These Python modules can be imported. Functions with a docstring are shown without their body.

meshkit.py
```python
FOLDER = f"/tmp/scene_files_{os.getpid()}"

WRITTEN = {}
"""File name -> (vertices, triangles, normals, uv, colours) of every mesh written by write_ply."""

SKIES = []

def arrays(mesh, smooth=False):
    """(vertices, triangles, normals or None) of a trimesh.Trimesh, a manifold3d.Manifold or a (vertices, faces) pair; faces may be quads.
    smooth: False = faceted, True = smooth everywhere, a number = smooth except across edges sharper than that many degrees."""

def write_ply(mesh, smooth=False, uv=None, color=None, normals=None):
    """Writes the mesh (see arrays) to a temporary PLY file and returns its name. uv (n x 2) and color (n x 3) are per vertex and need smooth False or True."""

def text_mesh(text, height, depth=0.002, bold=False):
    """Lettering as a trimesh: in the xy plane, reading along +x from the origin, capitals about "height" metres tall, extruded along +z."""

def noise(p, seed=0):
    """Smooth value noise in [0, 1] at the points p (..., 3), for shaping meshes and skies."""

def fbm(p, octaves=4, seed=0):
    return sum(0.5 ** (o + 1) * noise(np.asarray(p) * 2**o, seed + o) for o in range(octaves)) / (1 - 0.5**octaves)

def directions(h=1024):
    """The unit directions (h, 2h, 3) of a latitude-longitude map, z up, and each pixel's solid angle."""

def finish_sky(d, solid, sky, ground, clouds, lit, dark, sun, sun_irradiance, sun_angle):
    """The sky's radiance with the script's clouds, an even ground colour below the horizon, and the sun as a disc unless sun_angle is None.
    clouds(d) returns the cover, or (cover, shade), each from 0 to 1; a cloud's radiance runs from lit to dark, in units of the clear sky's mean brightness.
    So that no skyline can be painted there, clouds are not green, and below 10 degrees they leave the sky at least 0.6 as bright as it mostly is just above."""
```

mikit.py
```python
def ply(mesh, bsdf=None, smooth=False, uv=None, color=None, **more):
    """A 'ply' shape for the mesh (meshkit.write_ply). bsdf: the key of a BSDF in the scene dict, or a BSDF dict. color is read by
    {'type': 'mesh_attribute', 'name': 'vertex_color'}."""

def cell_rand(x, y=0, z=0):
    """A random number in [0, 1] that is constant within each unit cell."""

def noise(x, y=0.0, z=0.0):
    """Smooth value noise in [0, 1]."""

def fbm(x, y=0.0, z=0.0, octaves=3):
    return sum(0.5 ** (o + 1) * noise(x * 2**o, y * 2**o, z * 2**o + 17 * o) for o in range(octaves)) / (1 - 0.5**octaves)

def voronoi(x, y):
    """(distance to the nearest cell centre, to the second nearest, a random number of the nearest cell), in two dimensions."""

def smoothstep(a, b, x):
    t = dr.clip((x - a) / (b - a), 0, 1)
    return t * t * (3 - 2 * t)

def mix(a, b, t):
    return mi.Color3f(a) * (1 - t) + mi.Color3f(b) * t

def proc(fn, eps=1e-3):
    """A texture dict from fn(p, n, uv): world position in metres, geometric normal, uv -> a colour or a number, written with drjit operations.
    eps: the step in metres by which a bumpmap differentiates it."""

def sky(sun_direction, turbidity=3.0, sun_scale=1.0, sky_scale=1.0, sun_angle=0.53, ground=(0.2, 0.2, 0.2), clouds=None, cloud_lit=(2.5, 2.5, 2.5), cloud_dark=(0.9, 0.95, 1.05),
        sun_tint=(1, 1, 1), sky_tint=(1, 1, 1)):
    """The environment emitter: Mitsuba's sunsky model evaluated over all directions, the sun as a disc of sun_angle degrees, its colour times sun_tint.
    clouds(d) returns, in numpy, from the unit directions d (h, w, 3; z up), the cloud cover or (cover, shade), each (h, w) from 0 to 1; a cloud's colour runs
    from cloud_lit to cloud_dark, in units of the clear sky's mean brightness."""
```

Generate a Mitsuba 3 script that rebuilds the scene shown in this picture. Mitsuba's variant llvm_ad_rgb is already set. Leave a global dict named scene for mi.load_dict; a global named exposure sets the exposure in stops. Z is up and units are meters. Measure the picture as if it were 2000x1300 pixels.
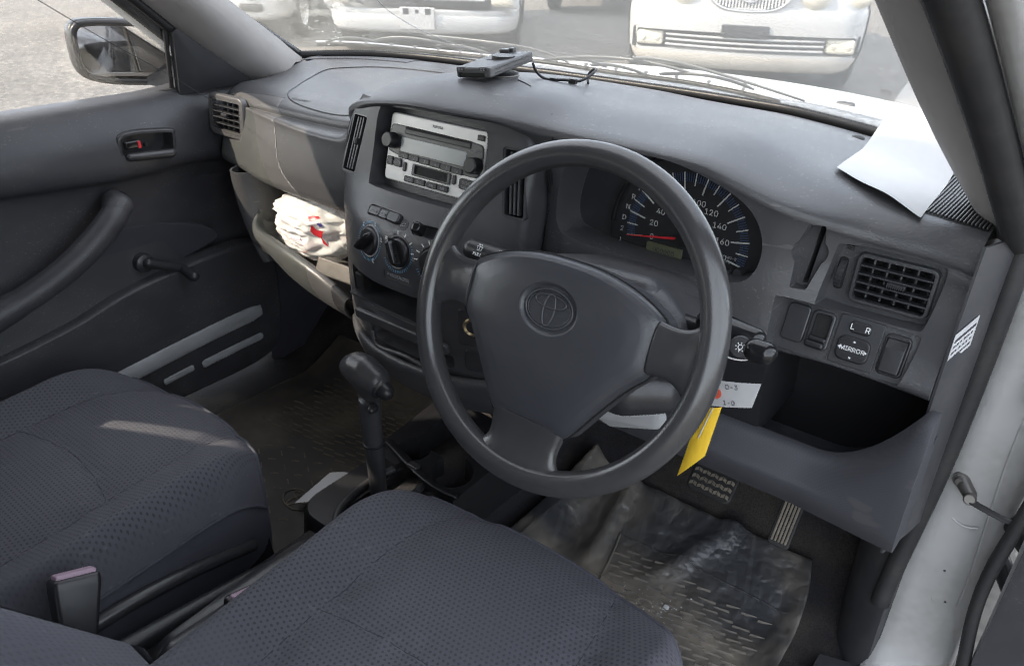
import math, random
import numpy as np, trimesh, drjit as dr, mitsuba as mi, mikit, meshkit
import manifold3d as m3
from manifold3d import Manifold
from shapely.geometry import Polygon
from scipy.interpolate import PchipInterpolator as Pchip
from mikit import noise, fbm, voronoi, cell_rand, smoothstep, mix

# ------------------------------------------------------------------ camera, sky, exposure
scene, labels = {}, {}
CAM = np.array([0.7713, -0.6415, 1.3211])
YAW, PITCH, ROLL = math.radians(36.976), math.radians(28.142), math.radians(1.498)
FW = np.array([-math.sin(YAW) * math.cos(PITCH), math.cos(YAW) * math.cos(PITCH), -math.sin(PITCH)])
R0 = np.cross(FW, [0, 0, 1]); R0 /= np.linalg.norm(R0)
U0 = np.cross(R0, FW)
RT = math.cos(ROLL) * R0 + math.sin(ROLL) * U0
UP = -math.sin(ROLL) * R0 + math.cos(ROLL) * U0
M = np.eye(4); M[:3, 0] = -RT; M[:3, 1] = UP; M[:3, 2] = FW; M[:3, 3] = CAM
scene['camera'] = {'type': 'thinlens', 'fov': 2 * math.degrees(math.atan(1000 / 1511.6)), 'fov_axis': 'x', 'to_world': mi.ScalarTransform4f(M),
                   'aperture_radius': 0.0011, 'focus_distance': 1.1, 'near_clip': 0.01, 'far_clip': 300.0}
SAZ, SEL = math.radians(57), math.radians(37.5)        # sun: from the car's left, a little behind
SUN = (-math.cos(SEL) * math.cos(SAZ), -math.cos(SEL) * math.sin(SAZ), math.sin(SEL))
scene['sky'] = mikit.sky(SUN, turbidity=4, sun_scale=0.50, sky_scale=2.0, sun_angle=0.55, sun_tint=(.92, 1.0, 1.12), sky_tint=(1.05, 1.0, .94), ground=(0.25, 0.24, 0.22),
                         clouds=lambda d: 0.25 + 0.65 * meshkit.fbm(d * 3.0, 4, 3), cloud_lit=(1.7, 1.7, 1.7), cloud_dark=(1.0, 1.02, 1.05))
exposure = 3.35

# ------------------------------------------------------------------ helpers
def V(*a): return np.array(a, float)
def unit(v): v = np.asarray(v, float); return v / np.linalg.norm(v)
def tm(m):
    q = m.to_mesh()
    return trimesh.Trimesh(np.array(q.vert_properties[:, :3], float), np.array(q.tri_verts), process=False)
def man(t):
    t = t.copy(); t.merge_vertices()
    return Manifold(m3.Mesh(np.asarray(t.vertices, np.float32), np.asarray(t.faces, np.uint32)))
def hull(p): return tm(Manifold.hull_points(np.asarray(p, float)))
def cat(*ms): return trimesh.util.concatenate([m for m in ms])
def tilt(deg): b = math.radians(deg); return V(0, -math.cos(b), math.sin(b))
def frame(o, n, up=(0, 0, 1)):
    n = unit(n); up = V(*up); y = unit(up - n * (up @ n)); x = np.cross(y, n)
    F = np.eye(4); F[:3, 0], F[:3, 1], F[:3, 2], F[:3, 3] = x, y, n, o
    return F
def mv(mesh, F=None, t=None, rz=None):
    mesh = mesh.copy()
    if rz is not None: mesh.apply_transform(trimesh.transformations.rotation_matrix(math.radians(rz), [0, 0, 1]))
    if t is not None: mesh.apply_translation(t)
    if F is not None: mesh.apply_transform(F)
    return mesh
def pts(F, q):
    q = np.asarray(q, float); return q @ F[:3, :3].T + F[:3, 3]
def rrect(w, h, r, n=6, cx=0, cy=0):
    r = min(r, w / 2 - 1e-5, h / 2 - 1e-5); out = []
    for k, (sx, sy) in enumerate(((1, 1), (-1, 1), (-1, -1), (1, -1))):
        for a in np.linspace(k * math.pi / 2, (k + 1) * math.pi / 2, n):
            out.append((cx + sx * (w / 2 - r) + r * math.cos(a), cy + sy * (h / 2 - r) + r * math.sin(a)))
    return np.array(out)
def inset(poly, d):
    g = Polygon(poly).buffer(-d, join_style=1, quad_segs=4); return np.array(g.exterior.coords)[:-1]
def extr(poly, z0, z1, holes=()):
    m = trimesh.creation.extrude_polygon(Polygon(poly, holes), z1 - z0, engine='earcut'); m.apply_translation([0, 0, z0]); return m
def plate(w, h, d, r, bev=0.001, cx=0, cy=0, z0=0):
    """a rounded plate, its front edge rolled over"""
    p = []
    for f in (0, .3, .6, .85, 1):
        a = f * math.pi / 2; ins = bev * (1 - math.cos(a)) ; z = d - bev + bev * math.sin(a)
        q = rrect(w - 2 * ins, h - 2 * ins, max(r - ins, .0003), 6, cx, cy); p.append(np.c_[q, np.full(len(q), z0 + z)])
    q = rrect(w, h, r, 6, cx, cy); p.append(np.c_[q, np.full(len(q), z0)])
    return hull(np.vstack(p))
def polyplate(poly, d, bev=.001, z0=0):
    """convex outline"""
    p = [np.c_[poly, np.full(len(poly), z0)]]
    for f in (0, .35, .7, 1):
        a = f * math.pi / 2; q = inset(poly, bev * (1 - math.cos(a)) + 1e-6); p.append(np.c_[q, np.full(len(q), z0 + d - bev + bev * math.sin(a))])
    return hull(np.vstack(p))
def ball(c, r, n=2):
    m = trimesh.creation.icosphere(n, 1.0); m.apply_scale(r); m.apply_translation(c); return m
def rbox(size, r, c=(0, 0, 0), n=1):
    s = np.array(size, float) / 2 - r; b = trimesh.creation.icosphere(n, r).vertices
    return mv(hull(np.vstack([b + s * np.array(g) for g in np.ndindex(2, 2, 2) for g in [2 * np.array(g) - 1]])), t=c)
def spheres(*cr, n=2):
    """hull of balls: (x, y, z, r) each"""
    b = trimesh.creation.icosphere(n, 1.0).vertices
    return hull(np.vstack([b * c[3] + np.array(c[:3]) for c in cr]))
def cyl(r, h, n=32, z0=0, r2=None):
    a = np.linspace(0, 2 * math.pi, n, False); r2 = r if r2 is None else r2
    return hull(np.vstack([np.c_[r * np.cos(a), r * np.sin(a), a * 0 + z0], np.c_[r2 * np.cos(a), r2 * np.sin(a), a * 0 + z0 + h]]))
def lathe(prof, n=40):
    return trimesh.creation.revolve(np.array(prof, float), sections=n)
def grid_mesh(P, closed_u=False, closed_v=False):
    """P (m, n, 3) -> mesh"""
    m, n = P.shape[:2]; f = []
    for i in range(m if closed_u else m - 1):
        for j in range(n if closed_v else n - 1):
            a, b = i * n + j, i * n + (j + 1) % n; c, d = ((i + 1) % m) * n + (j + 1) % n, ((i + 1) % m) * n + j
            f += [(a, b, c), (a, c, d)]
    return trimesh.Trimesh(P.reshape(-1, 3), np.array(f), process=False)
def solid_loft(P, cap2=(1, 2)):
    """rings P (m, n, 3), closed around, capped at both ends; cap2: the two axes that triangulate the caps"""
    m, n = P.shape[:2]; t = grid_mesh(P, closed_v=True); f = [t.faces]
    for k, i in enumerate((0, m - 1)):
        q = P[i][:, list(cap2)]; s_ = np.sign(np.sum(q[:, 0] * np.roll(q[:, 1], -1) - q[:, 1] * np.roll(q[:, 0], -1)))
        tri = np.array(m3.triangulate([np.ascontiguousarray(q if s_ > 0 else q[::-1])], 1e-5)); tri = (tri if s_ > 0 else n - 1 - tri[:, ::-1]) + i * n; c_ = s_ > 0
        f.append(tri if k else tri[:, ::-1])
    t = trimesh.Trimesh(t.vertices, np.vstack(f), process=False)
    trimesh.repair.fix_normals(t)
    return t
def thick(P, d, axis=None):
    """a sheet (m, n, 3) given thickness d along its normals"""
    g = grid_mesh(P); nrm = np.array(g.vertex_normals).reshape(P.shape)
    Q = P - nrm * d; m, n = P.shape[:2]; nv = m * n
    f = [g.faces, g.faces[:, ::-1] + nv]
    idx = np.arange(nv).reshape(m, n); rim = np.r_[idx[0, :-1], idx[:-1, -1], idx[-1, :0:-1], idx[:0:-1, 0]]
    r2 = np.roll(rim, -1); f += [np.c_[rim, r2 + nv, r2], np.c_[rim, rim + nv, r2 + nv]]
    t = trimesh.Trimesh(np.vstack([P.reshape(-1, 3), Q.reshape(-1, 3)]), np.vstack(f), process=False)
    trimesh.repair.fix_normals(t); return t
def chaikin(p, it=2, closed=False):
    p = np.asarray(p, float)
    for _ in range(it):
        a, b = (p, np.roll(p, -1, 0)) if closed else (p[:-1], p[1:])
        q = np.empty((2 * len(a), p.shape[1])); q[0::2] = .75 * a + .25 * b; q[1::2] = .25 * a + .75 * b
        p = q if closed else np.vstack([p[:1], q, p[-1:]])
    return p
def tube(path, r, n=12, closed=False, flat=1.0, nrm=None):
    """swept round section; r a number or one per point"""
    p = np.asarray(path, float); r = np.broadcast_to(np.asarray(r, float), (len(p),))
    t = np.roll(p, -1, 0) - np.roll(p, 1, 0) if closed else np.gradient(p, axis=0)
    t /= np.linalg.norm(t, axis=1)[:, None] + 1e-12
    u = np.cross(t[0], [0, 0, 1.0] if abs(t[0][2]) < .9 else [1.0, 0, 0]) if nrm is None else np.asarray(nrm, float); rings = []
    a = np.linspace(0, 2 * math.pi, n, False)
    for i in range(len(p)):
        if nrm is not None: u = np.asarray(nrm, float)
        u = u - t[i] * (u @ t[i]); u /= np.linalg.norm(u); w = np.cross(t[i], u)
        rings.append(p[i] + r[i] * (np.cos(a)[:, None] * u * flat + np.sin(a)[:, None] * w))
    P = np.array(rings)
    if closed: m = grid_mesh(P, True, True); trimesh.repair.fix_normals(m); return m
    m = grid_mesh(P, closed_v=True); nv = len(m.vertices); N = len(p)
    v = np.vstack([m.vertices, p[0], p[-1]]); j = np.arange(n); k = (j + 1) % n
    f = np.vstack([m.faces, np.c_[k, j, j * 0 + nv], np.c_[(N - 1) * n + j, (N - 1) * n + k, j * 0 + nv + 1]])
    m = trimesh.Trimesh(v, f, process=False); trimesh.repair.fix_normals(m); return m
def crv(p, n=40):
    """a smooth curve through points"""
    p = np.asarray(p, float); s = np.r_[0, np.cumsum(np.linalg.norm(np.diff(p, axis=0), axis=1))]
    from scipy.interpolate import CubicSpline
    return CubicSpline(s, p)(np.linspace(0, s[-1], n)) if len(p) > 2 else np.linspace(p[0], p[1], n)
def txt(s, h, F, d=.0004, cx=True, bold=False, x=0, y=0, rz=None):
    m = meshkit.text_mesh(s, h, d, bold); b = m.bounds
    m.apply_translation([-(b[0][0] + b[1][0]) / 2 if cx else -b[0][0], -h / 2, 0])
    return mv(mv(m, None, None, rz), F, None) if not (x or y) else mv(mv(mv(m, rz=rz), t=(x, y, 0)), F)
COUNT = {}
def key(name):
    k = COUNT.get(name, 0); COUNT[name] = k + 1
    return name if k == 0 else f'{name}_{k:03d}'
def add(name, mesh, mat, smooth=35, parent=None, label=None, cat=None, group=None, kind=None):
    k = key((parent + '__' if parent else '') + name)
    scene[k] = mikit.ply(mesh, mat, smooth)
    if label or cat or group or kind:
        labels[k] = {a: b for a, b in (('label', label), ('category', cat), ('group', group), ('kind', kind)) if b}
    return k
def thing(name, label, cat, group=None):
    k = key(name); labels[k] = {'label': label, 'category': cat}
    if group: labels[k]['group'] = group
    return k

# ------------------------------------------------------------------ materials
def rgb(*c): return {'type': 'rgb', 'value': list(c)}
def prin(name, col, rough=.5, two=True, bump=None, bs=.0003, eps=3e-4, **k):
    b = {'type': 'principled', 'base_color': rgb(*col) if isinstance(col, tuple) else col, 'roughness': rough, **k}
    if bump is not None: b = {'type': 'bumpmap', 'nested_texture': mikit.proc(bump, eps), 'scale': bs, 'bsdf': b}
    scene[name] = {'type': 'twosided', 'bsdf': b} if two else b
def grain(p, n, uv):
    q = p * 520.0
    return noise(q.x, q.y, q.z) + .5 * noise(q.x * 2.1 + 7, q.y * 2.1, q.z * 2.1)
def wear(base, dirt, amt, sc=14.0):
    def f(p, n, uv):
        a = fbm(p.x * sc, p.y * sc, p.z * sc, 4); b = fbm(p.x * sc * 9, p.y * sc * 9, p.z * sc * 9, 2)
        t = dr.clip((a - .42) * 2.2, 0, 1) * amt * (.5 + b)
        return mix(base, dirt, dr.clip(t, 0, 1))
    return mikit.proc(f)
def dusty(base):
    def f(p, n, uv):
        a = fbm(p.x * 14, p.y * 14, p.z * 14, 3); s = noise(p.x * 420, p.y * 420, p.z * 420); k = smoothstep(.80, .86, s) * smoothstep(.40, .62, a)
        sc = smoothstep(.90, .93, noise(p.x * 60 + p.z * 25, p.y * 9 + 3, p.z * 140)) * smoothstep(.5, .65, fbm(p.x * 6 + 4, p.y * 6, p.z * 6, 2))
        return mix(mix(base, (.11, .107, .103), dr.clip((a - .42) * 2, 0, 1) * .3), (.26, .25, .24), dr.clip(.18 * k + .16 * sc, 0, 1))
    return mikit.proc(f)
prin('mat_dash', dusty((.054, .0545, .059)), .38, bump=grain, bs=.0004, specular=.6)
prin('mat_dash_lower', wear((.046, .0465, .051), (.11, .105, .10), .28), .38, bump=grain, bs=.00036, specular=.6)
prin('mat_black', (.016, .016, .018), .38)
prin('mat_black_gloss', (.012, .012, .013), .12)
prin('mat_dark', wear((.030, .031, .035), (.09, .08, .07), .25), .34, specular=.6)
prin('mat_rim', wear((.042, .042, .044), (.075, .07, .065), .35), .24, bump=grain, bs=.00005, specular=.8)
prin('mat_hub', wear((.046, .048, .055), (.085, .08, .075), .25), .34, bump=grain, bs=.00016, specular=.65)
prin('mat_hole', (.006, .006, .006), .7)
prin('mat_rubber', wear((.02, .02, .021), (.06, .055, .05), .3, 20), .6)
prin('mat_door', dusty((.048, .048, .054)), .42, bump=grain, bs=.0003)
prin('mat_door_cloth', wear((.040, .040, .050), (.07, .07, .075), .3), .85)
prin('mat_strip', wear((.36, .37, .38), (.22, .21, .2), .35), .5)
prin('mat_silver', wear((.78, .77, .75), (.36, .35, .33), .4), .42, metallic=.15)
prin('mat_trim_green', wear((.066, .070, .069), (.13, .125, .115), .35, 18), .42)
prin('mat_trim_silver', wear((.115, .112, .115), (.085, .08, .077), .35, 18), .4, metallic=.3)
prin('mat_pillar', wear((.30, .285, .275), (.22, .21, .2), .3), .6)
prin('mat_seam', (.030, .031, .040), .9)
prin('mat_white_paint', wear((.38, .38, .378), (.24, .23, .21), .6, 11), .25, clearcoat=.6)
prin('mat_car_white', wear((.47, .47, .465), (.36, .345, .32), .35, 3), .25, clearcoat=.7)
prin('mat_bumper_low', wear((.50, .47, .42), (.34, .3, .25), .4, 4), .45)
prin('mat_white_print', (.75, .75, .74), .5)
prin('mat_grey_print', (.26, .26, .27), .5)
prin('mat_blue_print', (.10, .27, .42), .5)
prin('mat_dim_blue', (.035, .06, .12), .5)
prin('mat_card', (.62, .62, .62), .6)
prin('mat_gauge_print', (.40, .40, .395), .5)
prin('mat_paper', wear((.46, .46, .46), (.40, .40, .41), .15, 9), .6)
prin('mat_faint', (.435, .435, .44), .6)
prin('mat_ink', (.05, .05, .06), .6)
prin('mat_red', (.55, .03, .04), .35)
prin('mat_tag_red', (.60, .10, .06), .5)
prin('mat_yellow', (.80, .52, .04), .45)
prin('mat_pink', (.33, .23, .29), .4)
prin('mat_chrome', (.75, .74, .72), .15, metallic=1.0)
prin('mat_steel', wear((.16, .155, .15), (.10, .075, .05), .5, 40), .35, metallic=.7)
prin('mat_wiper', wear((.17, .17, .165), (.30, .29, .27), .5, 20), .35, metallic=.3)
prin('mat_lens', (.62, .58, .48), .12, clearcoat=1.0)
prin('mat_lcd', (.085, .088, .055), .25)
prin('mat_radio_lcd', wear((.36, .38, .38), (.42, .43, .42), .4), .2)
prin('mat_brass', (.45, .36, .22), .25, metallic=.9)
prin('mat_tyre', wear((.022, .022, .022), (.09, .085, .075), .5, 10), .8)
prin('mat_rust', (.32, .17, .07), .7)
scene['mat_mirror'] = {'type': 'conductor', 'material': 'Al', 'specular_reflectance': .82}
scene['mat_glass'] = {'type': 'thindielectric', 'int_ior': 1.5}

def fabric_col(p, n, uv):
    u, v = p.x / .0068, p.y / .0064
    r = dr.floor(v); uu = u + .5 * (r - 2 * dr.floor(r / 2))
    fx, fy = uu - dr.floor(uu) - .5, v - r - .5
    dot = 1 - smoothstep(.17, .32, dr.sqrt(fx * fx + fy * fy))
    big = fbm(p.x * 7, p.y * 7, p.z * 7, 3)
    top = smoothstep(.25, .55, dr.abs(n.z))
    zone = .35 + .65 * smoothstep(.32, .58, fbm(p.x * 4 + 7, p.y * 4, 0, 2))
    base = mix((.066, .066, .079), (.090, .090, .104), dr.clip(big * 1.3 - .2, 0, 1))
    weave = .9 + .2 * noise(p.x * 1500, p.y * 1500, p.z * 1500)
    lint = smoothstep(.80, .84, noise(p.x * 160, p.y * 160, p.z * 160)) * smoothstep(.62, .7, noise(p.x * 31, p.y * 31, p.z * 31))
    return mix(base * weave * (1 - .44 * dot * top * zone), (.28, .26, .26), lint * .08)
def fabric_bump(p, n, uv):
    u, v = p.x / .0068, p.y / .0064
    r = dr.floor(v); uu = u + .5 * (r - 2 * dr.floor(r / 2))
    fx, fy = uu - dr.floor(uu) - .5, v - r - .5
    return smoothstep(.15, .40, dr.sqrt(fx * fx + fy * fy)) + .25 * noise(p.x * 900, p.y * 900, p.z * 900)
prin('mat_fabric', mikit.proc(fabric_col), .9, bump=fabric_bump, bs=.0005, sheen=.5)
def plain_col(p, n, uv):
    big = fbm(p.x * 9, p.y * 9, p.z * 9, 3)
    return mix((.048, .049, .063), (.070, .071, .086), big) * (.88 + .24 * noise(p.x * 1300, p.y * 1300, p.z * 1300))
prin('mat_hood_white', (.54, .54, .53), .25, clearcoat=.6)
prin('mat_fabric_plain', mikit.proc(plain_col), .92, sheen=.5)
def carpet_col(p, n, uv):
    a = fbm(p.x * 12, p.y * 12, p.z * 12, 3); s = noise(p.x * 800, p.y * 800, p.z * 800)
    return mix((.022, .021, .024), (.10, .085, .065), dr.clip((a - .45) * 2, 0, 1) * .6) * (.5 + s)
prin('mat_carpet', mikit.proc(carpet_col), 1.0)
def mat_col(p, n, uv):
    a = fbm(p.x * 9 + 3, p.y * 9, 0, 4); b = fbm(p.x * 50, p.y * 22, p.z * 30, 3); up = smoothstep(.4, .9, dr.abs(n.z))
    d = dr.clip((a - .40) * 2.6, 0, 1) * (.35 + .9 * b)
    blob = dr.exp(-(dr.square((p.x - .42) / .09) + dr.square((p.y - .24) / .07))) + .9 * dr.exp(-(dr.square((p.x - .30) / .06) + dr.square((p.y - .24) / .08)))
    d = dr.clip(d * .75 + blob * (.25 + .75 * b), 0, 1)
    sc = smoothstep(.70, .74, noise(p.x * 90 + p.y * 30, p.y * 14, 5.0)) * .3
    return mix(mix((.044, .046, .051), (.30, .26, .21), d * .9 * (.5 + .5 * up)), (.2, .2, .2), sc * .35)
def crinkle(p, n, uv):
    a = fbm(p.x * 26, p.y * 26, p.z * 26, 3); b = fbm(p.x * 70 + 5, p.y * 70, p.z * 70, 2); return dr.abs(a - .5) * 1.6 + dr.abs(b - .5) * .5
prin('mat_floormat', mikit.proc(mat_col), .34, bump=crinkle, bs=.007, eps=1.2e-3)
def asphalt(p, n, uv):
    a = fbm(p.x * 1.1, p.y * 1.1, 0, 4); s = noise(p.x * 60, p.y * 60, 0); t = noise(p.x * 22, p.y * 22, 3)
    v = .112 + .045 * (a - .5) + .05 * (s - .5) + .035 * (t - .5)
    lt = smoothstep(.70, .8, noise(p.x * 38, p.y * 38, 9)) * .05
    return mi.Color3f(1.08, 1.0, .90) * (v + lt)
prin('mat_asphalt', mikit.proc(asphalt), .9)
# dust on the windscreen: a thin speckled film that scatters light through
def dust_op(p, n, uv):
    a = fbm(p.x * 5, p.y * 5, p.z * 5, 4); s = smoothstep(.74, .80, noise(p.x * 330, p.y * 330, p.z * 330))
    w = (p.x + .60) * .2 ; sm = dr.exp(-dr.square((p.z - 1.143 - w) / .012) - dr.square((p.x + .545) / .085)) * smoothstep(.42, .6, fbm(p.x * 50, p.y * 50, p.z * 50, 3))
    return dr.clip(.13 + .12 * a + .25 * s * a + .45 * sm, 0, .8)
scene['mat_dust'] = {'type': 'mask', 'opacity': mikit.proc(dust_op), 'bsdf': {'type': 'principledthin', 'base_color': rgb(.82, .79, .70), 'roughness': .9, 'diff_trans': 1.1, 'spec_trans': 0.0}}
scene['mat_bag'] = {'type': 'principledthin', 'base_color': mikit.proc(lambda p, n, uv: mix((.86, .86, .85), (.62, .50, .50), .5 * smoothstep(.56, .66, fbm(p.x * 45, p.y * 45, p.z * 45, 3)))), 'roughness': .35, 'diff_trans': .5, 'spec_trans': 0.0}

# ------------------------------------------------------------------ the setting: ground
GZ = 0.16
g = trimesh.creation.box([240, 240, .2]); g.apply_translation([0, 0, GZ - .1])
add('ground', g, 'mat_asphalt', False, label='sunlit grey asphalt of the parking lot', kind='structure')

# ------------------------------------------------------------------ the car's shell
CB = thing('car', 'white car body around the cabin, seen from its open driver side', 'car body')
XS = [-.75, -.73, -.60, -.45, -.30, -.12, 0, .12, .30, .40, .50, .60, .70, .75]
yb = Pchip(XS, [.48, .525, .665, .71, .725, .742, .748, .752, .745, .715, .670, .625, .555, .49])
def ws_edge(z): return .735 - .27 * (z - 1.04)
S = np.linspace(0, 1, 25); P = []
for s in S:
    row = []
    for u in np.linspace(-1, 1, 41):
        x0 = u * .735; y0 = float(yb(np.clip(x0, -.75, .75))); y = y0 * (1 - s) + (.0 - .02 * u * u) * s; z = 1.042 + .58 * (y0 - y) - .0 * s
        x = u * ws_edge(1.04 + .44 * s); row.append((x, y, z))
    P.append(row)
P = np.array(P)
add('windshield', grid_mesh(P), 'mat_glass', True, CB, label='dusty windscreen above the dashboard')
Pd = P.copy(); Pd[..., 1] += .003; Pd[..., 2] += .004
add('windshield_dust', grid_mesh(Pd), 'mat_dust', True, CB, label='film of dust and smears on the windscreen')
fr = P[0] + V(0, .004, -.004)
add('windshield_seal', tube(fr, .009, 8, flat=.7), 'mat_black', True, CB)
for sgn in (-1, 1):
    e = P[:, 0 if sgn < 0 else -1] + V(0, .006, -.003)
    add('windshield_seal', tube(e, .014, 8), 'mat_black', True, CB)
line_pts = np.array([(-.413, .473, 1.182), (-.421, .554, 1.135), (-.39, .61, 1.104), (-.322, .661, 1.078)]); add('windshield_line', tube(crv(line_pts + V(0, -.001, -.0015), 30), np.r_[.0009, np.full(28, .0006), .0003], 6), 'mat_strip', True, CB, label='thin pale line in the windscreen')  # thin pale line running down across the lower glass
rng_ = np.random.default_rng(12)
for k in range(16):
    x, y = rng_.uniform(-.69, -.62), rng_.uniform(.49, .57); z = 1.042 + .58 * (float(yb(x)) - y); a = rng_.uniform(0, 3.1); l = rng_.uniform(.003, .009); add('dirt_flake', tube([(x - l * math.cos(a), y, z - l * .5 * math.sin(a) - .0015), (x + l * math.cos(a), y, z + l * .5 * math.sin(a) - .0015)], .0006, 5), 'mat_strip', True, CB)
# pillars: trim inside, black rubber, painted outside
for sgn in (-1, 1):
    inn = crv([(.728, .53, 1.035), (.69, .41, 1.11), (.66, .316, 1.169), (.625, .13, 1.295), (.585, -.05, 1.42)], 30)
    out = crv([(.722, .385, 1.000), (.70, .215, 1.108), (.68, .13, 1.177), (.65, -.009, 1.279), (.61, -.2, 1.40)], 30)
    P2 = []
    for a, b in zip(inn, out):
        row = []
        for t in np.linspace(0, 1, 13):
            q = a * (1 - t) + b * t; w = math.sin(math.pi * t) ** .8 * (.046 - .012 * (t - .5)); q = q + V(-w, -.1 * w, -.25 * w); row.append((q[0] * sgn, q[1], q[2]))
        P2.append(row)
    P2 = np.array(P2) if sgn > 0 else np.array(P2)[:, ::-1]
    add('pillar_trim', thick(P2, .004), 'mat_pillar', 50, CB, label='grey trim of the %s windscreen pillar' % ('right, driver side' if sgn > 0 else 'left, passenger side'))
    o2 = out * V(sgn, 1, 1)
    add('door_seal', tube(np.vstack([o2 + V(sgn * .013, -.012, .0)]), .0165 if sgn > 0 else .012, 12), 'mat_rubber', True, CB, label='black rubber door seal along the pillar')
    op = out * V(sgn, 1, 1) + V(sgn * (.040 if sgn > 0 else .055), -.005, .012)
    add('outer_pillar', tube(op, .013 if sgn > 0 else .026, 12), 'mat_white_paint' if sgn > 0 else 'mat_hood_white', True, CB)
# roof, rear, left side: they shade the cabin
rx = np.linspace(-.6, .6, 17); ry = np.linspace(.02, -2.6, 20); P = np.array([[(x, y, 1.485 + .035 * (1 - (x / .6) ** 2) + .02 * math.sin(min(1, -y) * 1.5)) for x in rx] for y in ry])
add('roof', thick(P, .03), 'mat_white_paint', 50, CB)
P = P - V(0, 0, .034)
add('headliner', thick(P, .008), 'mat_pillar', 50, CB)
for sgn in (-1, 1):
    add('roof_rail', tube(crv([(sgn * .585, -.06, 1.425), (sgn * .60, -.6, 1.45), (sgn * .60, -1.5, 1.45), (sgn * .58, -2.6, 1.42)], 30), .045, 12), 'mat_pillar', True, CB)
    slit = lambda z: -.70 - .60 * (z - 1.04)  # out of view plates; the gap between them shapes a sun streak on the seat
    for fa, ra in ((lambda z: -.575 - .095 * (z - .5) / .96, lambda z: slit(z) + .026), (lambda z: slit(z) - .026, lambda z: -1.12)):
        add('unseen_pillar_plate', hull([(sgn * (x - dx), y(z), z) for z, x in ((.90, .727), (1.0, .722), (1.46, .60)) for y in (fa, ra) for dx in (0, .006)]), 'mat_pillar', 35, CB)
add('side_panel', hull([(-.80, -.86, .35), (-.80, -2.6, .35), (-.72, -2.6, 1.0), (-.72, -.86, 1.0), (-.76, -.86, .35), (-.76, -2.6, .35), (-.69, -2.6, 1.0), (-.69, -.86, 1.0)]), 'mat_white_paint', 35, CB)
add('side_panel', hull([(.80, -.86, .35), (.80, -2.6, .35), (.72, -2.6, 1.0), (.72, -.86, 1.0), (.76, -.86, .35), (.76, -2.6, .35), (.69, -2.6, 1.0), (.69, -.86, 1.0)]), 'mat_white_paint', 35, CB)
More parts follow.
